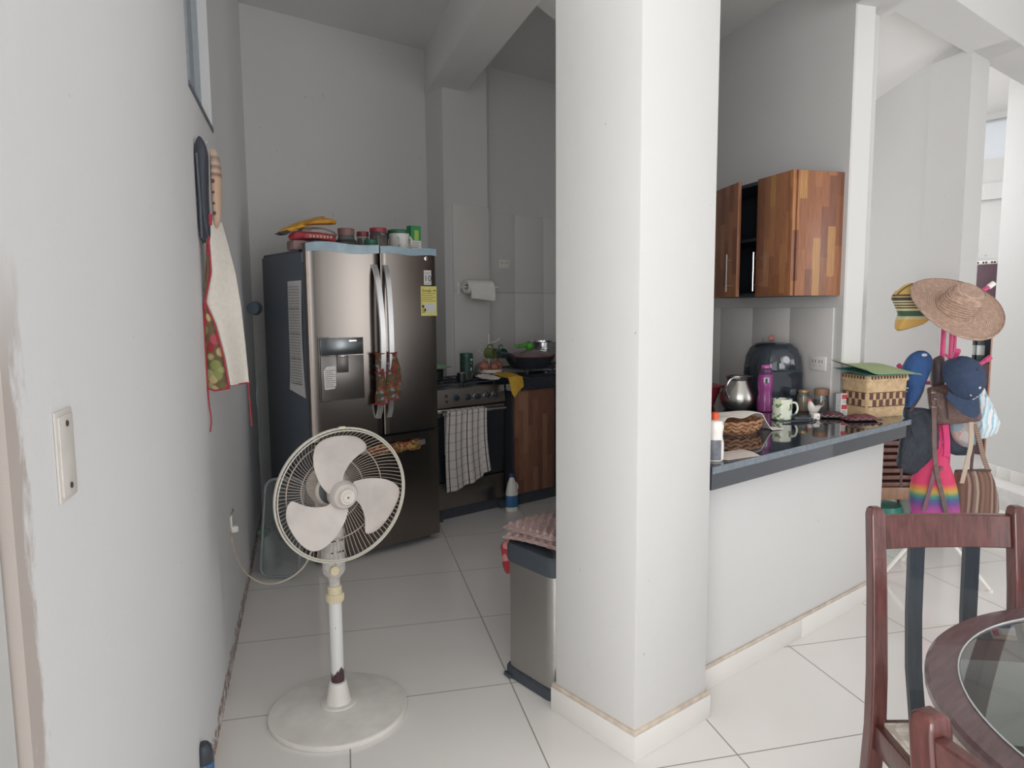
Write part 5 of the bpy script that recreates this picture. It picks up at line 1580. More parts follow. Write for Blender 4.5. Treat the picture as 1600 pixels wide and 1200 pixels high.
for nm, lb, lx, ly, sx, c in (('snack_packet', 'opened dark packet with plum stripes lying left of the wicker box', 1.685, 0.262, 0.06, '#5a3a42'), ('snack_packet', 'maroon and silver packet lying in front of the wicker box', 1.70, 0.135, 0.075, '#6d3a42')):
    t = thing(nm, lb, 'packet', (lx, ly, CZ + 0.002), R(-34 if sx > 0.07 else -50), group='packets on the bar counter')
    mb = MB(); mb.sheet(lambda u, v: ((u - .5) * 2 * sx, (v - .5) * 0.09, 0.004 + 0.022 * math.sin(math.pi * u) ** 0.6 * math.sin(math.pi * v) + 0.005 * math.sin(14 * u + 6 * v) * math.sin(math.pi * v)), 20, 12, 0.002); mb.build('bag', t, mat('foil_' + c[1:], c, 0.35, var=0.35, scale=38))
    mb = MB(); mb.sheet(lambda u, v: ((u - .5) * 2.1 * sx, -0.045 - 0.012 * v, 0.006 + 0.004 * math.sin(30 * u) + 0.006 * v), 24, 3, 0.001); mb.build('silver_edge', t, mat('crinkled_silver', '#b9b5b3', 0.25, 0.6, 0.2, 60))
t = thing('adapter', 'small white plug adapter lying in front of the rooster', 'adapter', (1.56, 0.275, CZ), R(-30))
mb = MB(); mb.box((-0.016, -0.014, 0), (0.016, 0.014, 0.032), 0.005); mb.build('body', t, WHITEPL)
mb = MB(); mb.lathe([(0.003, 0), (0.003, 0.002)], 8, c=(0.004, -0.0, 0)); mb.build('pin_hole', t, INKG, loc=(0, -0.0135, 0.016), rot=(R(90), 0, 0))
mb = MB()
mb.tube(curve_pts([(1.55, 0.28, CZ + 0.006), (1.48, 0.29, CZ + 0.006), (1.42, 0.31, CZ + 0.006), (1.37, 0.33, CZ + 0.006), (1.42, 0.28, CZ + 0.006), (1.52, 0.255, CZ + 0.006), (1.60, 0.31, CZ + 0.006), (1.58, 0.36, CZ + 0.006)], 8), 0.003, 6)
tag(mb.build('cable', None, BLACK), 'tangled black cable lying around the printed mug', 'cable')
t = thing('small_case', 'small flat black case lying between the printed mug and the white adapter', 'case', (1.50, 0.315, CZ + 0.001), R(-40))
mb = MB(); mb.box((-0.035, -0.02, 0), (0.035, 0.02, 0.016), 0.006); mb.build('case', t, BLACK)
mb = MB(); mb.sheet(lambda u, v: (1.56 + .06 * u, .42 + .05 * v, CZ + 0.004 + 0.02 * math.sin(math.pi * u) * math.sin(math.pi * v)), 8, 8, 0.002)
tag(mb.build('crumpled_scrap', None, mat('toasted_brown', '#8a5440', 0.8, var=0.2, scale=50)), 'brown crumpled scrap behind the mug handle', 'scrap')

# wicker box with lid and green sheets
BK = R(-2)
t = thing('wicker_box', 'square pale wicker box with dark check band at the end of the bar counter', 'basket', (1.915, 0.172, CZ), R(0))
PALE = m_weave('pale_wicker', '#b3916a', '#dfc49c', 0.0125, 0.009)
BROWNW = mat('dark_wicker', '#5c3d34', 0.7, var=0.15, scale=50)
# four-sided body, corner turned to the room
A2 = R(-20)
def sq(h, z, r=0.02):
    return [(*rotz(p, A2), z) for p in rrect(2 * h[0], 2 * h[1], r, 3)]
hx_, hy_ = 0.122, 0.080
mb = MB(); mb.loft([sq((hx_ - 0.008, hy_ - 0.008), 0.0), sq((hx_, hy_), 0.05), sq((hx_ + 0.003, hy_ + 0.003), 0.178)]); mb.build('body', t, PALE)
lid = MB(); lid.loft([sq((hx_ + 0.008, hy_ + 0.008), 0.172), sq((hx_ + 0.010, hy_ + 0.010), 0.182), sq((hx_ + 0.006, hy_ + 0.006), 0.2), sq((hx_ - 0.01, hy_ - 0.01), 0.204)]); lid = lid.build('lid', t, PALE)
mb = MB()


def side_cells(m, z0, z1, n, phase, out, parity=0, faces=(0, 1, 2, 3)):
    """dark cells woven on the two visible sides"""
    for face in faces:
        a, b = (hx_, hy_) if face % 2 == 0 else (hy_, hx_)
        T = Matrix.Rotation(A2 + face * math.pi / 2, 4, 'Z')
        keep = m.T
        m.T = T
        k = n if face % 2 == 0 else max(3, int(n * hy_ / hx_))
        for i in range(k):
            if (i + phase) % 2 == parity:
                x0 = -a + 0.012 + (2 * a - 0.024) * i / k
                x1 = -a + 0.012 + (2 * a - 0.024) * (i + 1) / k
                m.box((x0, -b - out - 0.003, z0), (x1, -b - out, z1), 0.001)
        m.T = keep


side_cells(mb, 0.088, 0.117, 11, 0, 0.0015)
side_cells(mb, 0.056, 0.086, 11, 1, 0.0015)
for face in range(4):
    b = hy_ if face % 2 == 0 else hx_
    a = hx_ if face % 2 == 0 else hy_
    mb.T = Matrix.Rotation(A2 + face * math.pi / 2, 4, 'Z')
    for z in (0.0535, 0.1195):
        mb.box((-a + 0.008, -b - 0.004, z - 0.0015), (a - 0.008, -b, z + 0.0015))
mb.build('check_band', t, BROWNW)
for fc_ in range(4):
    mb = MB(); side_cells(mb, 0.184, 0.199, 24, 0, 0.008, 0, (fc_,)); mb.build('lid_pattern', t, BROWNW)
GRN = mat('sage_felt', '#9fb083', 0.9, var=0.05, scale=40); TEALF = mat('teal_felt', '#4d8f88', 0.9, var=0.05)
mb = MB(); mb.use(GRN).sheet(lambda u, v: (*rotz((-0.165 + 0.33 * u, -0.12 + 0.23 * v), A2, (0, 0)), 0.212 + 0.034 * v + 0.022 * max(0.0, 1 - u * 4) ** 2 + 0.006 * math.sin(math.pi * u) * math.sin(math.pi * v) - 0.012 * u ** 6), 20, 14, 0.002)
o = mb.build('felt_sheet', None, loc=(1.915, 0.172, CZ)); tag(o, 'sage green felt sheet curling on top of the wicker box', 'felt sheet', 'felt sheets on the wicker box')
mb = MB(); mb.use(TEALF).sheet(lambda u, v: (*rotz((-0.155 + 0.315 * u, -0.118 + 0.22 * v), A2, (0, 0)), 0.2065 + 0.02 * v), 16, 10, 0.0015)
o = mb.build('felt_sheet', None, loc=(1.915, 0.172, CZ)); tag(o, 'teal felt sheet under the sage green one on the wicker box', 'felt sheet', 'felt sheets on the wicker box')

# ------------------------------------------------------------------ hat stand with hats and bags
HSX, HSY = 2.315, 0.025
HR = R(-38.9)      # local x to the right as seen from the dining room, y away from it


def hs(name, label, cat, group=None, dx=0.0):
    return thing(name, label, cat, (HSX + dx * math.cos(HR), HSY + dx * math.sin(HR), 0), HR, group=group)


PINK = mat('pink_enamel', '#cf4a7c', 0.35)
t = hs('coat_stand', 'pink and white metal coat stand crowded with hats and bags behind the bar end', 'coat stand')
mb = MB(); mb.tube([(0, 0, 0.18), (0, 0, 1.43)], 0.012, 12); mb.tube([(0.055, 0.02, 0.6), (0.05, 0.02, 1.42)], 0.009, 10); mb.tube([(0.075, 0.02, 0.6), (0.07, 0.02, 1.42)], 0.009, 10)
mb.build('pole', t, PINK)
for (a, b) in (((-0.235, -0.076), (0.235)), ((0.03, -0.261), 0), ((0.0, 0.262), 0)):
    pass
for lx, ly in ((-0.254, 0.0), (0.19, -0.187), (0.005, 0.264)):
    mb = MB(); mb.tube([(lx * -0.25, ly * -0.25, 0.40), (lx * 0.25, ly * 0.25, 0.24), (lx, ly, 0.008)], 0.009, 10); mb.lathe([(0.013, 0), (0.013, 0.014)], 12, c=(lx, ly, 0)); mb.build('leg', t, WHITEPL)
for a, z in ((R(-5), 1.44), (R(150), 1.40), (R(-8), 1.075), (R(120), 1.02), (R(255), 1.12)):
    c, s = math.cos(a), math.sin(a)
    mb = MB()
    mb.use(PINK).tube([(0, 0, z), (0.10 * c, 0.10 * s, z - 0.01), (0.20 * c, 0.20 * s, z + 0.055)], 0.010, 10)
    mb.use(WHITEPL if z > 1.42 else PINK).tube([(0.20 * c, 0.20 * s, z + 0.055), (0.225 * c, 0.225 * s, z + 0.075)], 0.013, 10)
    mb.build('hook', t)

# sombrero: crown towards the room
STRAW = NT('tan_straw')
_o = STRAW.obj(); _s = STRAW.n('ShaderNodeSeparateXYZ'); STRAW.l(_o, _s.inputs[0])
_r = STRAW.math('SQRT', STRAW.math('ADD', STRAW.math('MULTIPLY', _s.outputs[0], _s.outputs[0]), STRAW.math('MULTIPLY', _s.outputs[1], _s.outputs[1])))
_w = STRAW.math('SINE', STRAW.math('MULTIPLY', STRAW.math('ADD', _r, STRAW.math('MULTIPLY', _s.outputs[2], 0.7)), 700.0))
STRAW.l(STRAW.ramp(STRAW.math('ADD', STRAW.math('MULTIPLY', _w, 0.18), STRAW.noise(_o, 60.0)), [(0.3, srgb('#9d8071')), (0.75, srgb('#bb9f8c'))]), STRAW.b.inputs['Base Color'])
STRAW.b.inputs['Roughness'].default_value = 0.8
STRAW.bump(_w, 0.5, 0.002)
t = hs('straw_hat', 'wide-brimmed tan straw hat hanging crown outwards at the top of the coat stand', 'hat')
hx = Vector((0.10, -0.74, 0.66)).normalized()          # crown direction
hr = Vector((0.94, 0.0, -0.32)); hr = (hr - hx * hr.dot(hx)).normalized()
hu2 = hx.cross(hr)
HM = Matrix(((hr.x, hu2.x, hx.x, -0.018), (hr.y, hu2.y, hx.y, -0.11), (hr.z, hu2.z, hx.z, 1.392), (0, 0, 0, 1)))
mb = MB()
seg = 72
prof_ = [(0.222, 0.020), (0.226, 0.016), (0.215, 0.008), (0.18, 0.004), (0.14, 0.0), (0.11, 0.0), (0.094, 0.004), (0.088, 0.016), (0.086, 0.07), (0.083, 0.088), (0.075, 0.096), (0.068, 0.108), (0.063, 0.122), (0.05, 0.129), (0.03, 0.128), (0.012, 0.124), (0.0, 0.124)]
rings = []
for r, z in prof_:
    rings.append([(r * math.cos(a) * (1.0), 0.86 * r * math.sin(a), z + (0.016 * math.sin(2 * a + 0.6) * (r / 0.236) ** 3 if r > 0.1 else 0)) for a in [2 * math.pi * i / seg for i in range(seg)]])
mb.loft(rings, cap=False)
under = [[(p[0], p[1], p[2] - 0.005) for p in r] for r in rings]
mb.loft(list(reversed(under)), cap=False)
for i in range(seg):
    pass
o = mb.build('brim_and_crown', t, STRAW.m); o.matrix_local = HM
mb = MB(); mb.tube([(0.0925 * math.cos(a), 0.86 * 0.0925 * math.sin(a), 0.010 + 0.002 * (i % 2)) for i, a in enumerate([2 * math.pi * i / 72 for i in range(72)])], 0.0035, 6, True)
mb.tube([(0.075 * math.cos(a), 0.86 * 0.075 * math.sin(a), 0.0965) for a in [2 * math.pi * i / 72 for i in range(72)]], 0.002, 6, True)
o = mb.build('braid_band', t, mat('straw_braid', '#a98c7c', 0.8, var=0.3, scale=120)); o.matrix_local = HM
# woven yellow hat behind
YB = m_ramp_z('yellow_black_weave', [(0.0, '#cda45c'), (0.16, '#cda45c'), (0.17, '#c8b98c'), (0.24, '#c8b98c'), (0.25, '#3f5f4c'), (0.36, '#3f5f4c'), (0.37, '#d6c79a'), (0.42, '#4c483e'), (0.45, '#d6c79a'), (0.48, '#4c483e'), (0.51, '#d6c79a'), (0.54, '#4c483e'), (0.57, '#d6c79a'), (0.60, '#4a4038'), (0.66, '#4a4038'), (0.67, '#b7a271'), (0.70, '#4c483e'), (0.74, '#d0ae62'), (1.0, '#d9b35c')], 1.30, 1.52, interp='CONSTANT')
t = hs('woven_hat', 'yellow woven hat with black and green stripes half hidden behind the straw hat', 'hat')
out = [(-0.249, 1.455), (-0.222, 1.487), (-0.179, 1.516), (-0.121, 1.509), (-0.052, 1.398), (-0.064, 1.328), (-0.141, 1.296), (-0.214, 1.280), (-0.222, 1.309), (-0.208, 1.347), (-0.213, 1.373), (-0.234, 1.417)]
mb = MB(); mb.pillow(c2(out, 3), 0.05, y=0.03, rings=4); mb.build('crown', t, YB)
mb = MB(); mb.tube(curve_pts([(*(-0.249, 1.455)[:1], 0.0, (-0.249, 1.455)[1]), ((-0.219, 1.490)[0], -0.012, (-0.219, 1.490)[1]), ((-0.173, 1.516)[0], -0.012, (-0.173, 1.516)[1])], 5), 0.004, 6); mb.build('edge_binding', t, mat('dark_binding', '#6b5a45', 0.8))


def cap(label, cen, rot, m, mbrim, marks, r=0.085, group='caps on the coat stand', sub=None):
    """baseball cap: dome, bill, button; local frame has the dome up z, bill towards -y"""
    q = thing('baseball_cap', label, 'cap', (0, 0, 0), group=group)
    q.parent = None
    L = Matrix.Translation((HSX, HSY, 0)) @ Matrix.Rotation(HR, 4, 'Z') @ Matrix.Translation(cen) @ rot
    q.matrix_world = L
    b = MB()
    rings = []
    for k in range(11):
        a = math.pi / 2 * k / 10
        rr, z = r * math.cos(a) ** 0.8 if k < 10 else 0.002, r * 1.05 * math.sin(a)
        rings.append([(rr * math.cos(t_) * 0.92, rr * math.sin(t_) * 1.08, z) for t_ in [2 * math.pi * i / 36 for i in range(36)]])
    b.loft(rings, cap=False)
    inner = [[(x * 0.97, y * 0.97, z - 0.003) for x, y, z in rg] for rg in rings]
    b.loft(list(reversed(inner)), cap=False)
    dome = b.build('crown', q, m)
    b = MB()

    def bill(u, v):
        a = R(-150 + 120 * u)
        rr = 1.0 + 0.78 * v * math.sin(math.pi * (0.12 + 0.76 * u)) ** 0.7
        x, y = r * 0.92 * math.cos(a) * (1 + 0.12 * v), r * 1.08 * math.sin(a) * rr
        return (x, y, 0.004 - 0.016 * v - 0.09 * (x / r) ** 2 * 0.25)
    b.sheet(bill, 20, 8, 0.004)
    b.build('bill', q, mbrim)
    b = MB(); b.lathe([(0.007, 0), (0.007, 0.004), (0, 0.006)], 12, c=(0, 0, r * 1.05)); b.build('button', q, m)
    b = MB()
    for az_, el_, s in marks:
        b2 = Vector((0.92 * math.cos(R(az_)) * math.cos(R(el_)) ** 0.8, 1.08 * math.sin(R(az_)) * math.cos(R(el_)) ** 0.8, 1.05 * math.sin(R(el_)))) * (r + 0.001)
        n = b2.normalized()
        u = n.cross(Vector((0, 0, 1))).normalized(); w = n.cross(u)
        b.loft([[b2 + u * s * math.cos(t_) + w * s * math.sin(t_) - n * 0.002 for t_ in [2 * math.pi * i / 10 for i in range(10)]], [b2 + u * s * math.cos(t_) + w * s * math.sin(t_) + n * 0.002 for t_ in [2 * math.pi * i / 10 for i in range(10)]]])
    b.build('embroidery', q, mat('pale_thread', '#c9c6cc', 0.7))
    return q


def RM(rx, ry, rz):
    return Matrix.Rotation(R(rz), 4, 'Z') @ Matrix.Rotation(R(ry), 4, 'Y') @ Matrix.Rotation(R(rx), 4, 'X')


NAVY = mat('navy_cotton', '#33425c', 0.85, var=0.08, scale=30, fold=0.35)
BLUE = mat('blue_cotton', '#2d4f80', 0.85, var=0.08, scale=30, fold=0.5)
cap('navy baseball cap with white spots and stitching hanging in front of the brown bag', (-0.01, -0.17, 1.055), RM(60, 0, 14), NAVY, NAVY, [(-90, 48, 0.006), (-105, 22, 0.004), (-72, 10, 0.004), (-66, 6, 0.008), (-78, 4, 0.007)], r=0.102)
t = hs('baseball_cap', 'bright blue baseball cap hanging sideways on the left of the coat stand', 'cap', 'caps on the coat stand', dx=-0.05)
out = [(-0.194, 1.041), (-0.191, 1.095), (-0.162, 1.156), (-0.126, 1.185), (-0.081, 1.185), (-0.054, 1.156), (-0.057, 1.095), (-0.093, 1.000), (-0.113, 0.946), (-0.139, 0.911), (-0.168, 0.911), (-0.173, 1.000)]
mb = MB(); mb.pillow(c2(out, 3), 0.055, y=-0.08, rings=5); mb.build('crown', t, BLUE)
out = [(-0.060, 1.086), (-0.069, 1.029), (-0.087, 0.952), (-0.101, 0.914), (-0.116, 0.946), (-0.094, 1.016), (-0.075, 1.073)]
mb = MB(); mb.pillow(c2(out, 3), 0.02, y=-0.05, rings=3); mb.build('bill', t, mat('grey_bill_underside', '#7e8a96', 0.8))
mb = MB()
for k in range(6):
    a = math.pi * k / 6
    p = (-0.112, 1.169)
    mb.tube([(p[0] - 0.014 * math.cos(a), -0.125, p[1] - 0.008 * math.sin(a)), (p[0] + 0.014 * math.cos(a), -0.125, p[1] + 0.008 * math.sin(a))], 0.0015, 5)
for px_ in ((-0.184, 1.022), (-0.173, 1.006), (-0.179, 0.990)):
    mb.lathe([(0.006, -0.003), (0.006, 0.003)], 8, c=(px_[0], -0.10, px_[1]))
mb.build('embroidery', t, mat('pale_thread', '#c9c6cc', 0.7))

# bags
BROWN = mat('brown_leather', '#6d5651', 0.5, var=0.12, scale=14, fold=0.6)
t = hs('handbag', 'brown leather shoulder bag behind the navy cap on the coat stand', 'bag', dx=-0.05)
out = [(-0.060, 0.978), (-0.043, 1.009), (0.097, 1.016), (0.185, 0.927), (0.203, 0.888), (0.202, 0.837), (0.107, 0.825), (0.006, 0.818), (-0.027, 0.841)]
mb = MB(); mb.pillow(c2(out, 3), 0.055, y=-0.08, rings=5, wob=0.1, seedv=3); mb.build('body', t, BROWN)
mb = MB()
a_, b_ = (-0.045, 0.997), (0.098, 1.003)
mb.tube([(a_[0], -0.13, a_[1]), ((-0.009, 0.978)[0], -0.142, (-0.009, 0.978)[1]), ((0.010, 0.857)[0], -0.142, (0.010, 0.857)[1])], 0.004, 6)
mb.build('seam', t, mat('dark_seam_brown', '#4a3936', 0.7))
mb = MB()
p = [(-0.073, 0.978), (-0.065, 0.888), (-0.051, 0.697), (-0.036, 0.602), (-0.009, 0.506), (0.023, 0.392)]
mb.ribbon(curve_pts([(q_[0], -0.15, q_[1]) for q_ in p], 5), 0.022, 0.004); mb.build('strap', t, BROWN)
for px_, py_ in ((-0.080, 0.990), (-0.066, 0.959), (-0.073, 0.920)):
    mb = MB()
    mb.box((px_ - 0.012, -0.165, py_ - 0.005), (px_ + 0.012, -0.150, py_ + 0.005), 0.002)
    mb.build('buckle', t, mat('dull_brass', '#8f8478', 0.4, 0.6))
t = hs('tote_bag', 'black tote bag hanging on the left of the coat stand beside the counter corner', 'bag', dx=-0.035)
out = [(-0.174, 0.908), (-0.081, 0.901), (-0.017, 0.888), (0.013, 0.697), (-0.031, 0.570), (-0.101, 0.560), (-0.172, 0.576), (-0.196, 0.608), (-0.187, 0.729), (-0.172, 0.809)]
mb = MB(); mb.pillow(out, 0.05, y=-0.06, rings=4, wob=0.25, seedv=8); mb.build('body', t, mat('black_canvas', '#383e46', 0.8, var=0.12, scale=18, fold=0.9))
mb = MB(); mb.ribbon([((-0.186, 0.602)[0], -0.085, (-0.186, 0.602)[1]), ((-0.187, 0.554)[0], -0.085, (-0.187, 0.554)[1]), ((-0.184, 0.506)[0], -0.085, (-0.184, 0.506)[1])], 0.012, 0.003)
mb.ribbon(curve_pts([((-0.157, 0.888)[0], -0.08, (-0.157, 0.888)[1]), ((-0.092, 0.984)[0], -0.06, (-0.092, 0.984)[1]), ((-0.062, 1.118)[0], -0.03, (-0.062, 1.118)[1]), ((-0.031, 1.143)[0], 0.0, (-0.031, 1.143)[1])], 5), 0.014, 0.004)
mb.build('strap', t, mat('dark_brown_strap', '#55403c', 0.7))
# rainbow bag
RB = m_ramp_z('rainbow_bands', [(0.0, '#c23f6c'), (0.04, '#cfa04a'), (0.07, '#5f8a6a'), (0.10, '#6b4f8f'), (0.13, '#c9478c'), (0.20, '#c0508c'), (0.34, '#b04a8f'), (0.42, '#6a4f86'), (0.46, '#4a5f8a'), (0.50, '#4f8a72'), (0.54, '#b9a04c'), (0.58, '#cf7a4c'), (0.62, '#cf3f66'), (0.8, '#d0446e'), (1.0, '#d63f72')], 0.22, 0.72)
t = hs('shoulder_bag', 'bright pink cloth shoulder bag with rainbow bands low on the coat stand', 'bag', dx=-0.045)
out = [(-0.013, 0.697), (0.024, 0.729), (0.053, 0.650), (0.090, 0.554), (0.118, 0.459), (0.136, 0.315), (0.130, 0.245), (0.077, 0.220), (0.019, 0.226), (-0.036, 0.245), (-0.081, 0.315), (-0.112, 0.411), (-0.114, 0.506), (-0.102, 0.576), (-0.058, 0.646)]
mb = MB(); mb.pillow(c2(out, 3), 0.07, y=-0.07, rings=6, wob=0.12, seedv=5); mb.build('body', t, RB)
mb = MB()
mb.ribbon(curve_pts([((0.021, 0.666)[0], -0.12, (0.021, 0.666)[1]), ((0.035, 0.761)[0], -0.09, (0.035, 0.761)[1]), ((0.014, 1.016)[0], -0.045, (0.014, 1.016)[1]), ((-0.002, 1.143)[0], -0.02, (-0.002, 1.143)[1])], 5), 0.03, 0.006)
mb.ribbon(curve_pts([((-0.027, 0.659)[0], -0.10, (-0.027, 0.659)[1]), ((0.004, 0.729)[0], -0.085, (0.004, 0.729)[1]), ((0.031, 0.818)[0], -0.06, (0.031, 0.818)[1])], 5), 0.026, 0.006)
mb.build('strap', t, mat('magenta_webbing', '#cf3f74', 0.8))
mb = MB(); mb.ribbon(curve_pts([((-0.085, 0.395)[0], -0.135, (-0.085, 0.395)[1]), ((-0.067, 0.522)[0], -0.15, (-0.067, 0.522)[1]), ((-0.044, 0.618)[0], -0.14, (-0.044, 0.618)[1])], 5), 0.02, 0.004); mb.lathe([(0.012, -0.008), (0.012, 0.008)], 14, c=((-0.015, 0.611)[0], -0.135, (-0.015, 0.611)[1])); mb.build('brown_strap', t, mat('worn_brown_strap', '#7a5560', 0.7))
# woven brown bag
WB = m_stripes('brown_woven_stripes', ['#7a5b50', '#6a4d44', '#94786a', '#5a463f', '#7d6156', '#a08c7c', '#5d4a44', '#85614f', '#6f544a'], 0.115, axis=0, jitter=0.008, bump=0.8)
t = hs('woven_bag', 'brown striped woven bag hanging lowest on the right of the coat stand', 'bag', dx=-0.02)
out = [(0.096, 0.576), (0.184, 0.583), (0.268, 0.576), (0.289, 0.532), (0.312, 0.459), (0.323, 0.379), (0.316, 0.283), (0.202, 0.264), (0.112, 0.283), (0.087, 0.379), (0.089, 0.474)]
mb = MB(); mb.pillow(out, 0.055, y=-0.04, rings=5, wob=0.05); mb.build('body', t, WB)
mb = MB(); mb.ribbon(curve_pts([((0.178, 0.812)[0], -0.04, (0.178, 0.812)[1]), ((0.202, 0.729)[0], -0.05, (0.202, 0.729)[1]), ((0.225, 0.650)[0], -0.05, (0.225, 0.650)[1]), ((0.258, 0.570)[0], -0.05, (0.258, 0.570)[1])], 5), 0.022, 0.005); mb.build('strap', t, m_stripes('strap_weave', ['#6a4f45', '#b9a48f', '#5a4038', '#9a8474'], 0.012, axis=2, bump=0.5))
mb = MB(); mb.ribbon([((0.096, 0.576)[0], -0.045, (0.096, 0.576)[1]), ((0.267, 0.580)[0], -0.045, (0.267, 0.580)[1])], 0.01, 0.02, (0, 0, 1))
mb.ribbon(curve_pts([((0.166, 0.857)[0], -0.02, (0.166, 0.857)[1]), ((0.183, 0.729)[0], -0.03, (0.183, 0.729)[1]), ((0.175, 0.583)[0], -0.04, (0.175, 0.583)[1])], 5), 0.013, 0.005)
mb.build('dark_trim', t, mat('dark_leather_trim', '#4d3b38', 0.6))
# beige strap, patterned pouch, navy pouch, plastic bag
mb = MB(); mb.ribbon(curve_pts([((0.100, 0.841)[0], -0.10, (0.100, 0.841)[1]), ((0.100, 0.729)[0], -0.11, (0.100, 0.729)[1]), ((0.090, 0.618)[0], -0.10, (0.090, 0.618)[1]), ((0.086, 0.522)[0], -0.08, (0.086, 0.522)[1])], 5), 0.022, 0.004)
o = mb.build('bag_strap', None, mat('beige_webbing', '#b8a896', 0.8)); o.location = (HSX, HSY, 0); o.rotation_euler = (0, 0, HR); tag(o, 'long beige webbing strap hanging under the brown leather bag', 'strap')
t = hs('fabric_pouch', 'pale patterned cloth pouch hanging behind the beige strap', 'bag')
out = [(0.057, 0.818), (0.122, 0.841), (0.175, 0.812), (0.186, 0.729), (0.172, 0.691), (0.114, 0.697), (0.070, 0.745)]
mb = MB(); mb.pillow(c2(out, 3), 0.04, y=-0.01, rings=4); mb.build('body', t, m_cells('soft_floral', ['#b9b0ac', '#a9a3a6', '#b8a79e', '#8fa3ad', '#c2bab4', '#c98a9c'], 22, 0.85))
t = hs('small_pouch', 'dark navy pouch under the patterned cloth pouch on the coat stand', 'bag')
out = [(0.045, 0.799), (0.081, 0.729), (0.131, 0.691), (0.191, 0.697), (0.191, 0.640), (0.118, 0.640), (0.056, 0.659)]
mb = MB(); mb.pillow(out, 0.035, y=0.03, rings=4); mb.build('body', t, mat('navy_nylon', '#36424f', 0.6, var=0.1))
t = hs('plastic_bag', 'translucent blue and white plastic bag hanging on the right hook of the coat stand', 'bag')
out = [(0.134, 1.156), (0.154, 1.137), (0.190, 1.064), (0.229, 0.984), (0.279, 0.888), (0.322, 0.799), (0.312, 0.755), (0.256, 0.729), (0.221, 0.723), (0.202, 0.793), (0.190, 0.888), (0.167, 1.016), (0.137, 1.095)]
mb = MB(); mb.pillow(out, 0.05, y=0.02, rings=6, wob=0.3, seedv=2); mb.build('body', t, m_stripes('blue_white_plastic', ['#c9dbe2', '#a9cddb', '#dfe6e8', '#e3dedc', '#96c0d2', '#dfe6e8'], 0.05, axis=0, rough=0.25, jitter=0.05, bump=0.3))
mb = MB(); mb.pillow(c2([(-0.063, 1.137), (-0.019, 1.156), (-0.002, 1.080), (-0.010, 0.997), (-0.055, 0.997), (-0.068, 1.064)], 3), 0.04, y=-0.03, rings=4)
o = mb.build('leather_purse', None, mat('dark_brown_leather', '#4a3f42', 0.5, var=0.1)); o.location = (HSX, HSY, 0); o.rotation_euler = (0, 0, HR); tag(o, 'dark brown purse hanging between the blue cap and the navy cap', 'bag')
mb = MB(); mb.tube(curve_pts([((-0.033, 1.169)[0], -0.08, (-0.033, 1.169)[1]), ((-0.012, 1.137)[0], -0.09, (-0.012, 1.137)[1]), ((-0.035, 1.095)[0], -0.09, (-0.035, 1.095)[1]), ((-0.024, 1.073)[0], -0.09, (-0.024, 1.073)[1])], 5), 0.006, 8)
o = mb.build('key_ribbon', None, PINK); o.location = (HSX, HSY, 0); o.rotation_euler = (0, 0, HR); tag(o, 'short pink ribbon knotted on the coat stand above the brown bag', 'ribbon')

# ------------------------------------------------------------------ dining chairs and table
SEAT = m_cells('beige_leaf_upholstery', ['#d8cfc4', '#d2c9bd', '#dcd4ca', '#cdc3b6', '#d8cfc4'], 34, 0.9, edge='#bdb2a6')


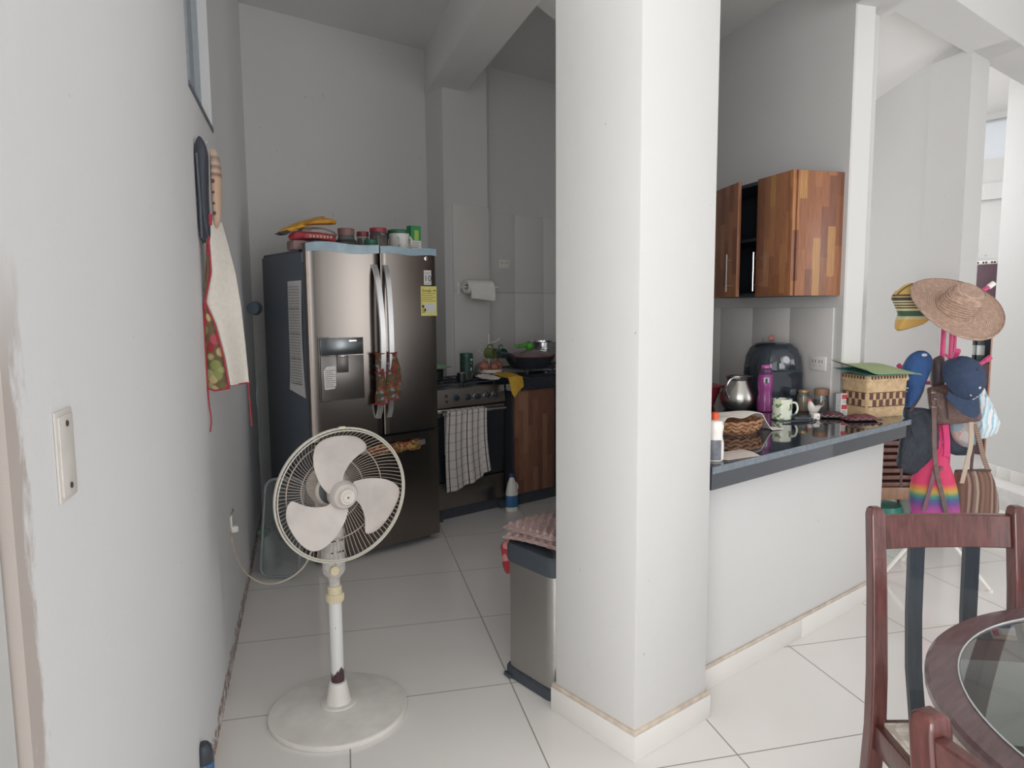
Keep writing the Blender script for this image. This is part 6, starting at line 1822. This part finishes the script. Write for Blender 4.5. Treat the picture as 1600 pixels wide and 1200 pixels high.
def chair(label, loc, rz):
    """local: x across, y forward to the table, back at y = 0"""
    q = thing('dining_chair', label, 'chair', loc, rz, group=None)
    W = 0.372
    for s in (-1, 1):
        x = s * (W / 2 - 0.02)
        b = MB()
        rings = []
        for z, y, h in ((0.0, -0.045, 0.016), (0.2, -0.02, 0.018), (0.42, 0.0, 0.0185), (0.55, -0.004, 0.018), (0.75, -0.022, 0.0172), (0.92, -0.045, 0.0165), (0.934, -0.046, 0.0145), (0.94, -0.046, 0.010)):
            rings.append([(x - h, y - h * 1.05, z), (x + h, y - h * 1.05, z), (x + h, y + h * 1.05, z), (x - h, y + h * 1.05, z)])
        b.loft(rings)
        o = b.build('back_post', q, CHAIRWOOD, angle=50)
        bv = o.modifiers.new('soft_edges', 'BEVEL'); bv.width = 0.004; bv.segments = 2; bv.limit_method = 'ANGLE'
    b = MB()
    b.loft([[(x, -0.034 - 0.012 * (1 - (x / 0.165) ** 2) + dy - (z - 0.83) * 0.15, z) for dy, z in ((-0.010, 0.842), (0.010, 0.842), (0.010, 0.918), (-0.010, 0.918))] for x in [(-0.150 + 0.30 * i / 8) for i in range(9)]])
    o = b.build('top_rail', q, CHAIRWOOD, angle=50)
    bv = o.modifiers.new('soft_edges', 'BEVEL'); bv.width = 0.003; bv.segments = 2; bv.limit_method = 'ANGLE'
    for s in (-1, 1):
        b = MB()
        b.loft([[(s * 0.065 + dx, y + dy, z) for dx, dy in ((-0.017, -0.007), (0.017, -0.007), (0.017, 0.007), (-0.017, 0.007))] for z, y in ((0.42, 0.0), (0.55, -0.03), (0.68, -0.042), (0.846, -0.046))])
        o = b.build('back_slat', q, CHAIRDARK, angle=50)
        o['label'] = 'black curved back slat'
    b = MB(); b.box((-W / 2 + 0.03, -0.014, 0.385), (W / 2 - 0.03, 0.014, 0.43), 0.002); b.box((-W / 2 + 0.03, 0.385, 0.385), (W / 2 - 0.03, 0.41, 0.43), 0.002); b.build('seat_rail', q, CHAIRWOOD)
    for s in (-1, 1):
        b = MB(); b.box((s * 0.166 - 0.011, 0.015, 0.375), (s * 0.166 + 0.011, 0.40, 0.435), 0.002); b.build('side_rail', q, CHAIRWOOD)
        b = MB(); b.box((s * 0.166 - 0.009, 0.015, 0.17), (s * 0.166 + 0.009, 0.40, 0.20), 0.002); b.build('stretcher', q, CHAIRWOOD)
        b = MB(); b.box((s * 0.166 - 0.019, 0.39, 0.0), (s * 0.166 + 0.019, 0.43, 0.43), 0.004); b.build('front_leg', q, CHAIRWOOD)
    b = MB(); b.sheet(lambda u, v: (-0.160 + 0.32 * u, 0.012 + 0.40 * v, 0.432 + 0.03 * (math.sin(math.pi * min(max(u, 0.0), 1.0)) * math.sin(math.pi * v)) ** 0.35), 24, 24, 0.0); b.box((-0.155, 0.02, 0.425), (0.155, 0.40, 0.442)); b.build('seat_pad', q, SEAT)
    return q


ca = chair('mahogany dining chair with two black slats on the far side of the glass table', (0.182, -0.798, 0.0), R(-38.9 + 180))
cb = chair('nearest mahogany dining chair whose post and rail fill the lower right corner', (-0.748, -1.258, 0.0), R(-110))

TC = (-0.06, -1.365)
t = thing('dining_table', 'round mahogany dining table with inset glass top at the right edge', 'table', (TC[0], TC[1], 0))


def ringsolid(b, ro, ri, z0, z1, seg=96, bev=0.006):
    pr = [(ri, z0), (ro - bev, z0), (ro, z0 + bev), (ro, z1 - bev), (ro - bev, z1), (ri, z1)]
    rings = [[(r * math.cos(a), r * math.sin(a), z) for r, z in pr] for a in [2 * math.pi * i / seg for i in range(seg)]]
    b.loft(rings + [rings[0]], cap=False)


RO = 0.50
mb = MB(); ringsolid(mb, RO, RO - 0.052, 0.733, 0.757); mb.build('wooden_rim', t, TABLEWOOD)
mb = MB(); mb.lathe([(RO - 0.053, 0.745), (RO - 0.053, 0.7575), (RO - 0.0555, 0.7585), (0.0, 0.7585)], 96); mb.bm.faces.ensure_lookup_table()
TG = NT('smoked_table_glass'); TG.b.inputs['Base Color'].default_value = srgb('#9aa09e'); TG.b.inputs['Roughness'].default_value = 0.02; TG.b.inputs['Transmission Weight'].default_value = 0.92; TG.b.inputs['IOR'].default_value = 1.45
TG.l(TG.math('ADD', TG.math('MULTIPLY', TG.noise(TG.obj(), 8.0), 0.02), 0.01), TG.b.inputs['Roughness'])
mb.build('glass_top', t, TG.m)
mb = MB(); mb.tube([((RO - 0.0525) * math.cos(a), (RO - 0.0525) * math.sin(a), 0.7585) for a in [2 * math.pi * i / 96 for i in range(96)]], 0.0016, 6, True); mb.build('glass_edge', t, mat('pale_glass_edge', '#b7bcbc', 0.2))
for k in range(4):
    a = R(52 + 90 * k)
    mb = MB(); mb.prism([(RO - 0.05, -0.03), (RO - 0.09, -0.022), (RO - 0.10, 0.0), (RO - 0.09, 0.022), (RO - 0.05, 0.03)], 0.715, 0.742); o = mb.build('glass_bracket', t, TABLEWOOD, rot=(0, 0, a))
mb = MB(); mb.box((-0.30, -0.02, 0.60), (0.30, 0.02, 0.68), 0.004); mb.box((-0.02, -0.30, 0.60), (0.02, 0.30, 0.68), 0.004); mb.build('cross_rail', t, TABLEWOOD)
for k in range(4):
    a = R(45 + 90 * k)
    mb = MB(); c_, s_ = math.cos(a), math.sin(a)
    mb.loft([[(c_ * r + dx, s_ * r + dy, z) for dx, dy in ((-0.022, -0.022), (0.022, -0.022), (0.022, 0.022), (-0.022, 0.022))] for r, z in ((0.30, 0.0), (0.27, 0.3), (0.28, 0.6), (0.36, 0.723))]); mb.build('leg', t, TABLEWOOD)

# ------------------------------------------------------------------ beyond the bar: rack, mat, far cabinet
t = thing('slatted_crate', 'reddish wooden slatted rack standing behind the bar wall', 'rack', (2.95, 0.58, 0), R(-38.9))
RACK = m_wood('rack_wood', '#6d4a42', '#8a5f52', 0.5)
mb = MB()
for i in range(9):
    mb.box((-0.20, -0.11, 0.30 + i * 0.043), (0.20, 0.11, 0.325 + i * 0.043), 0.002)
mb.build('slats', t, RACK)
mb = MB(); mb.box((-0.20, -0.12, 0.22), (0.20, 0.12, 0.295), 0.003); mb.build('bottom_board', t, m_wood('pale_board', '#a0795f', '#b98f74', 0.5))
for sx in (-0.19, 0.17):
    for sy in (-0.10, 0.08):
        mb = MB(); mb.box((sx, sy, 0), (sx + 0.02, sy + 0.02, 0.69)); mb.build('post', t, RACK)
t = thing('plastic_basin', 'upturned teal plastic basin on the floor below the slatted wooden rack', 'basin', (2.95, 0.56, 0.0))
t.scale = (0.85, 0.85, 1.75)
mb = MB(); mb.lathe([(0.19, 0), (0.195, 0.012), (0.185, 0.014), (0.14, 0.095), (0.0, 0.10)], 40); mb.build('basin', t, mat('teal_plastic', '#3f8f80', 0.35))
# lattice door mat
mt = thing('door_mat', 'dark grey lattice floor mat near the step on the right', 'mat', (3.17, 0.10, 0.003), R(-38.9 - 33))
# local x runs along the near edge to the right, y away
mb = MB()
mb.box((0.0, 0.0, 0), (0.8, 0.045, 0.01)); mb.box((0.0, 0.555, 0), (0.8, 0.60, 0.01)); mb.box((0, 0.0, 0), (0.045, 0.6, 0.01)); mb.box((0.755, 0, 0), (0.8, 0.6, 0.01))
mb.build('border', mt, mat('mat_border', '#5b6062', 0.9))
mb = MB()
MATD = mat('mat_strand', '#6b7174', 0.9)
for sgn in (1, -1):
    k = -0.5
    while k < 1.6:
        # clip a diagonal strand to the inner rectangle
        x0, y0, x1, y1 = (k, 0.045, k + 0.51, 0.555) if sgn > 0 else (k + 0.51, 0.045, k, 0.555)
        def cl(xa, ya, xb, yb):
            lo, hi = 0.0, 1.0
            dx = xb - xa
            for lim, side in ((0.045, 1), (0.755, -1)):
                if abs(dx) > 1e-9:
                    tt = (lim - xa) / dx
                    if (side > 0) == (dx > 0):
                        lo = max(lo, tt)
                    else:
                        hi = min(hi, tt)
            return (lo, hi)
        lo, hi = cl(x0, y0, x1, y1)
        if hi - lo > 0.03:
            mb.ribbon([(x0 + (x1 - x0) * lo, y0 + (y1 - y0) * lo, 0.005), (x0 + (x1 - x0) * hi, y0 + (y1 - y0) * hi, 0.005)], 0.014, 0.008, (1, 0, 0))
        k += 0.062
mb.build('lattice', mt, MATD)
# far cabinet with bottles
fc = thing('display_cabinet', 'tall dark wooden display cabinet with open bottle shelf in the far room', 'cabinet', (6.10, 1.03, 0))
DKW = m_wood('plum_brown_wood', '#4c3640', '#5f4650', 0.4)
mb = MB(); mb.box((-0.12, -0.14, 1.30), (0.15, 0.30, 1.78), 0.004); mb.box((-0.12, -0.14, 0.0), (0.15, 0.30, 0.86), 0.004); mb.box((0.12, -0.14, 0.86), (0.15, 0.30, 1.30)); mb.build('case', fc, DKW)
mb = MB(); mb.box((-0.14, -0.16, 0.0), (-0.10, -0.09, 1.28), 0.004); mb.build('post', fc, m_wood('orange_post', '#a8745a', '#bd8a6c', 0.5))
mb = MB(); mb.box((-0.12, -0.14, 0.86), (0.15, 0.30, 0.885)); mb.box((0.10, -0.14, 0.885), (0.12, 0.3, 1.30)); mb.build('shelf', fc, mat('dark_shelf', '#343a42', 0.3))
for i, (yy, c, lb) in enumerate(((0.02, '#3c4a48', 'dark green bottle nearest the orange post on the far cabinet shelf'), (0.09, '#4a5054', 'middle dark bottle on the far cabinet shelf'), (0.165, '#3a3f4a', 'leftmost dark bottle with white label on the far cabinet shelf'))):
    b_ = thing('bottle', lb, 'bottle', (6.06, 1.03 + yy, 0.886), group='bottles on the far cabinet shelf')
    mb = MB(); mb.lathe([(0.03, 0), (0.032, 0.01), (0.032, 0.17), (0.012, 0.22), (0.012, 0.28), (0.0, 0.282)], 20); mb.build('glass_body', b_, mat('bottle_glass_' + str(i), c, 0.15))
    mb = MB(); mb.lathe([(0.0325, 0.05), (0.0328, 0.052), (0.0328, 0.14), (0.0325, 0.142)], 20); mb.build('label_wrap', b_, mat('bottle_label', '#b9bdbb', 0.6))
mb = MB(); mb.use(WHITEPL).box((-0.10, -0.10, 0), (0.10, 0.12, 0.035), 0.004)
mb.use(INK)
for i in range(9):
    if i % 3 != 2:
        mb.box((-0.1012, -0.09 + i * 0.023, 0.008), (-0.1, -0.075 + i * 0.023, 0.026))
tag(mb.build('patterned_box', None, loc=(6.12, 1.05, 1.781)), 'pale box with black pattern on top of the far display cabinet', 'box')
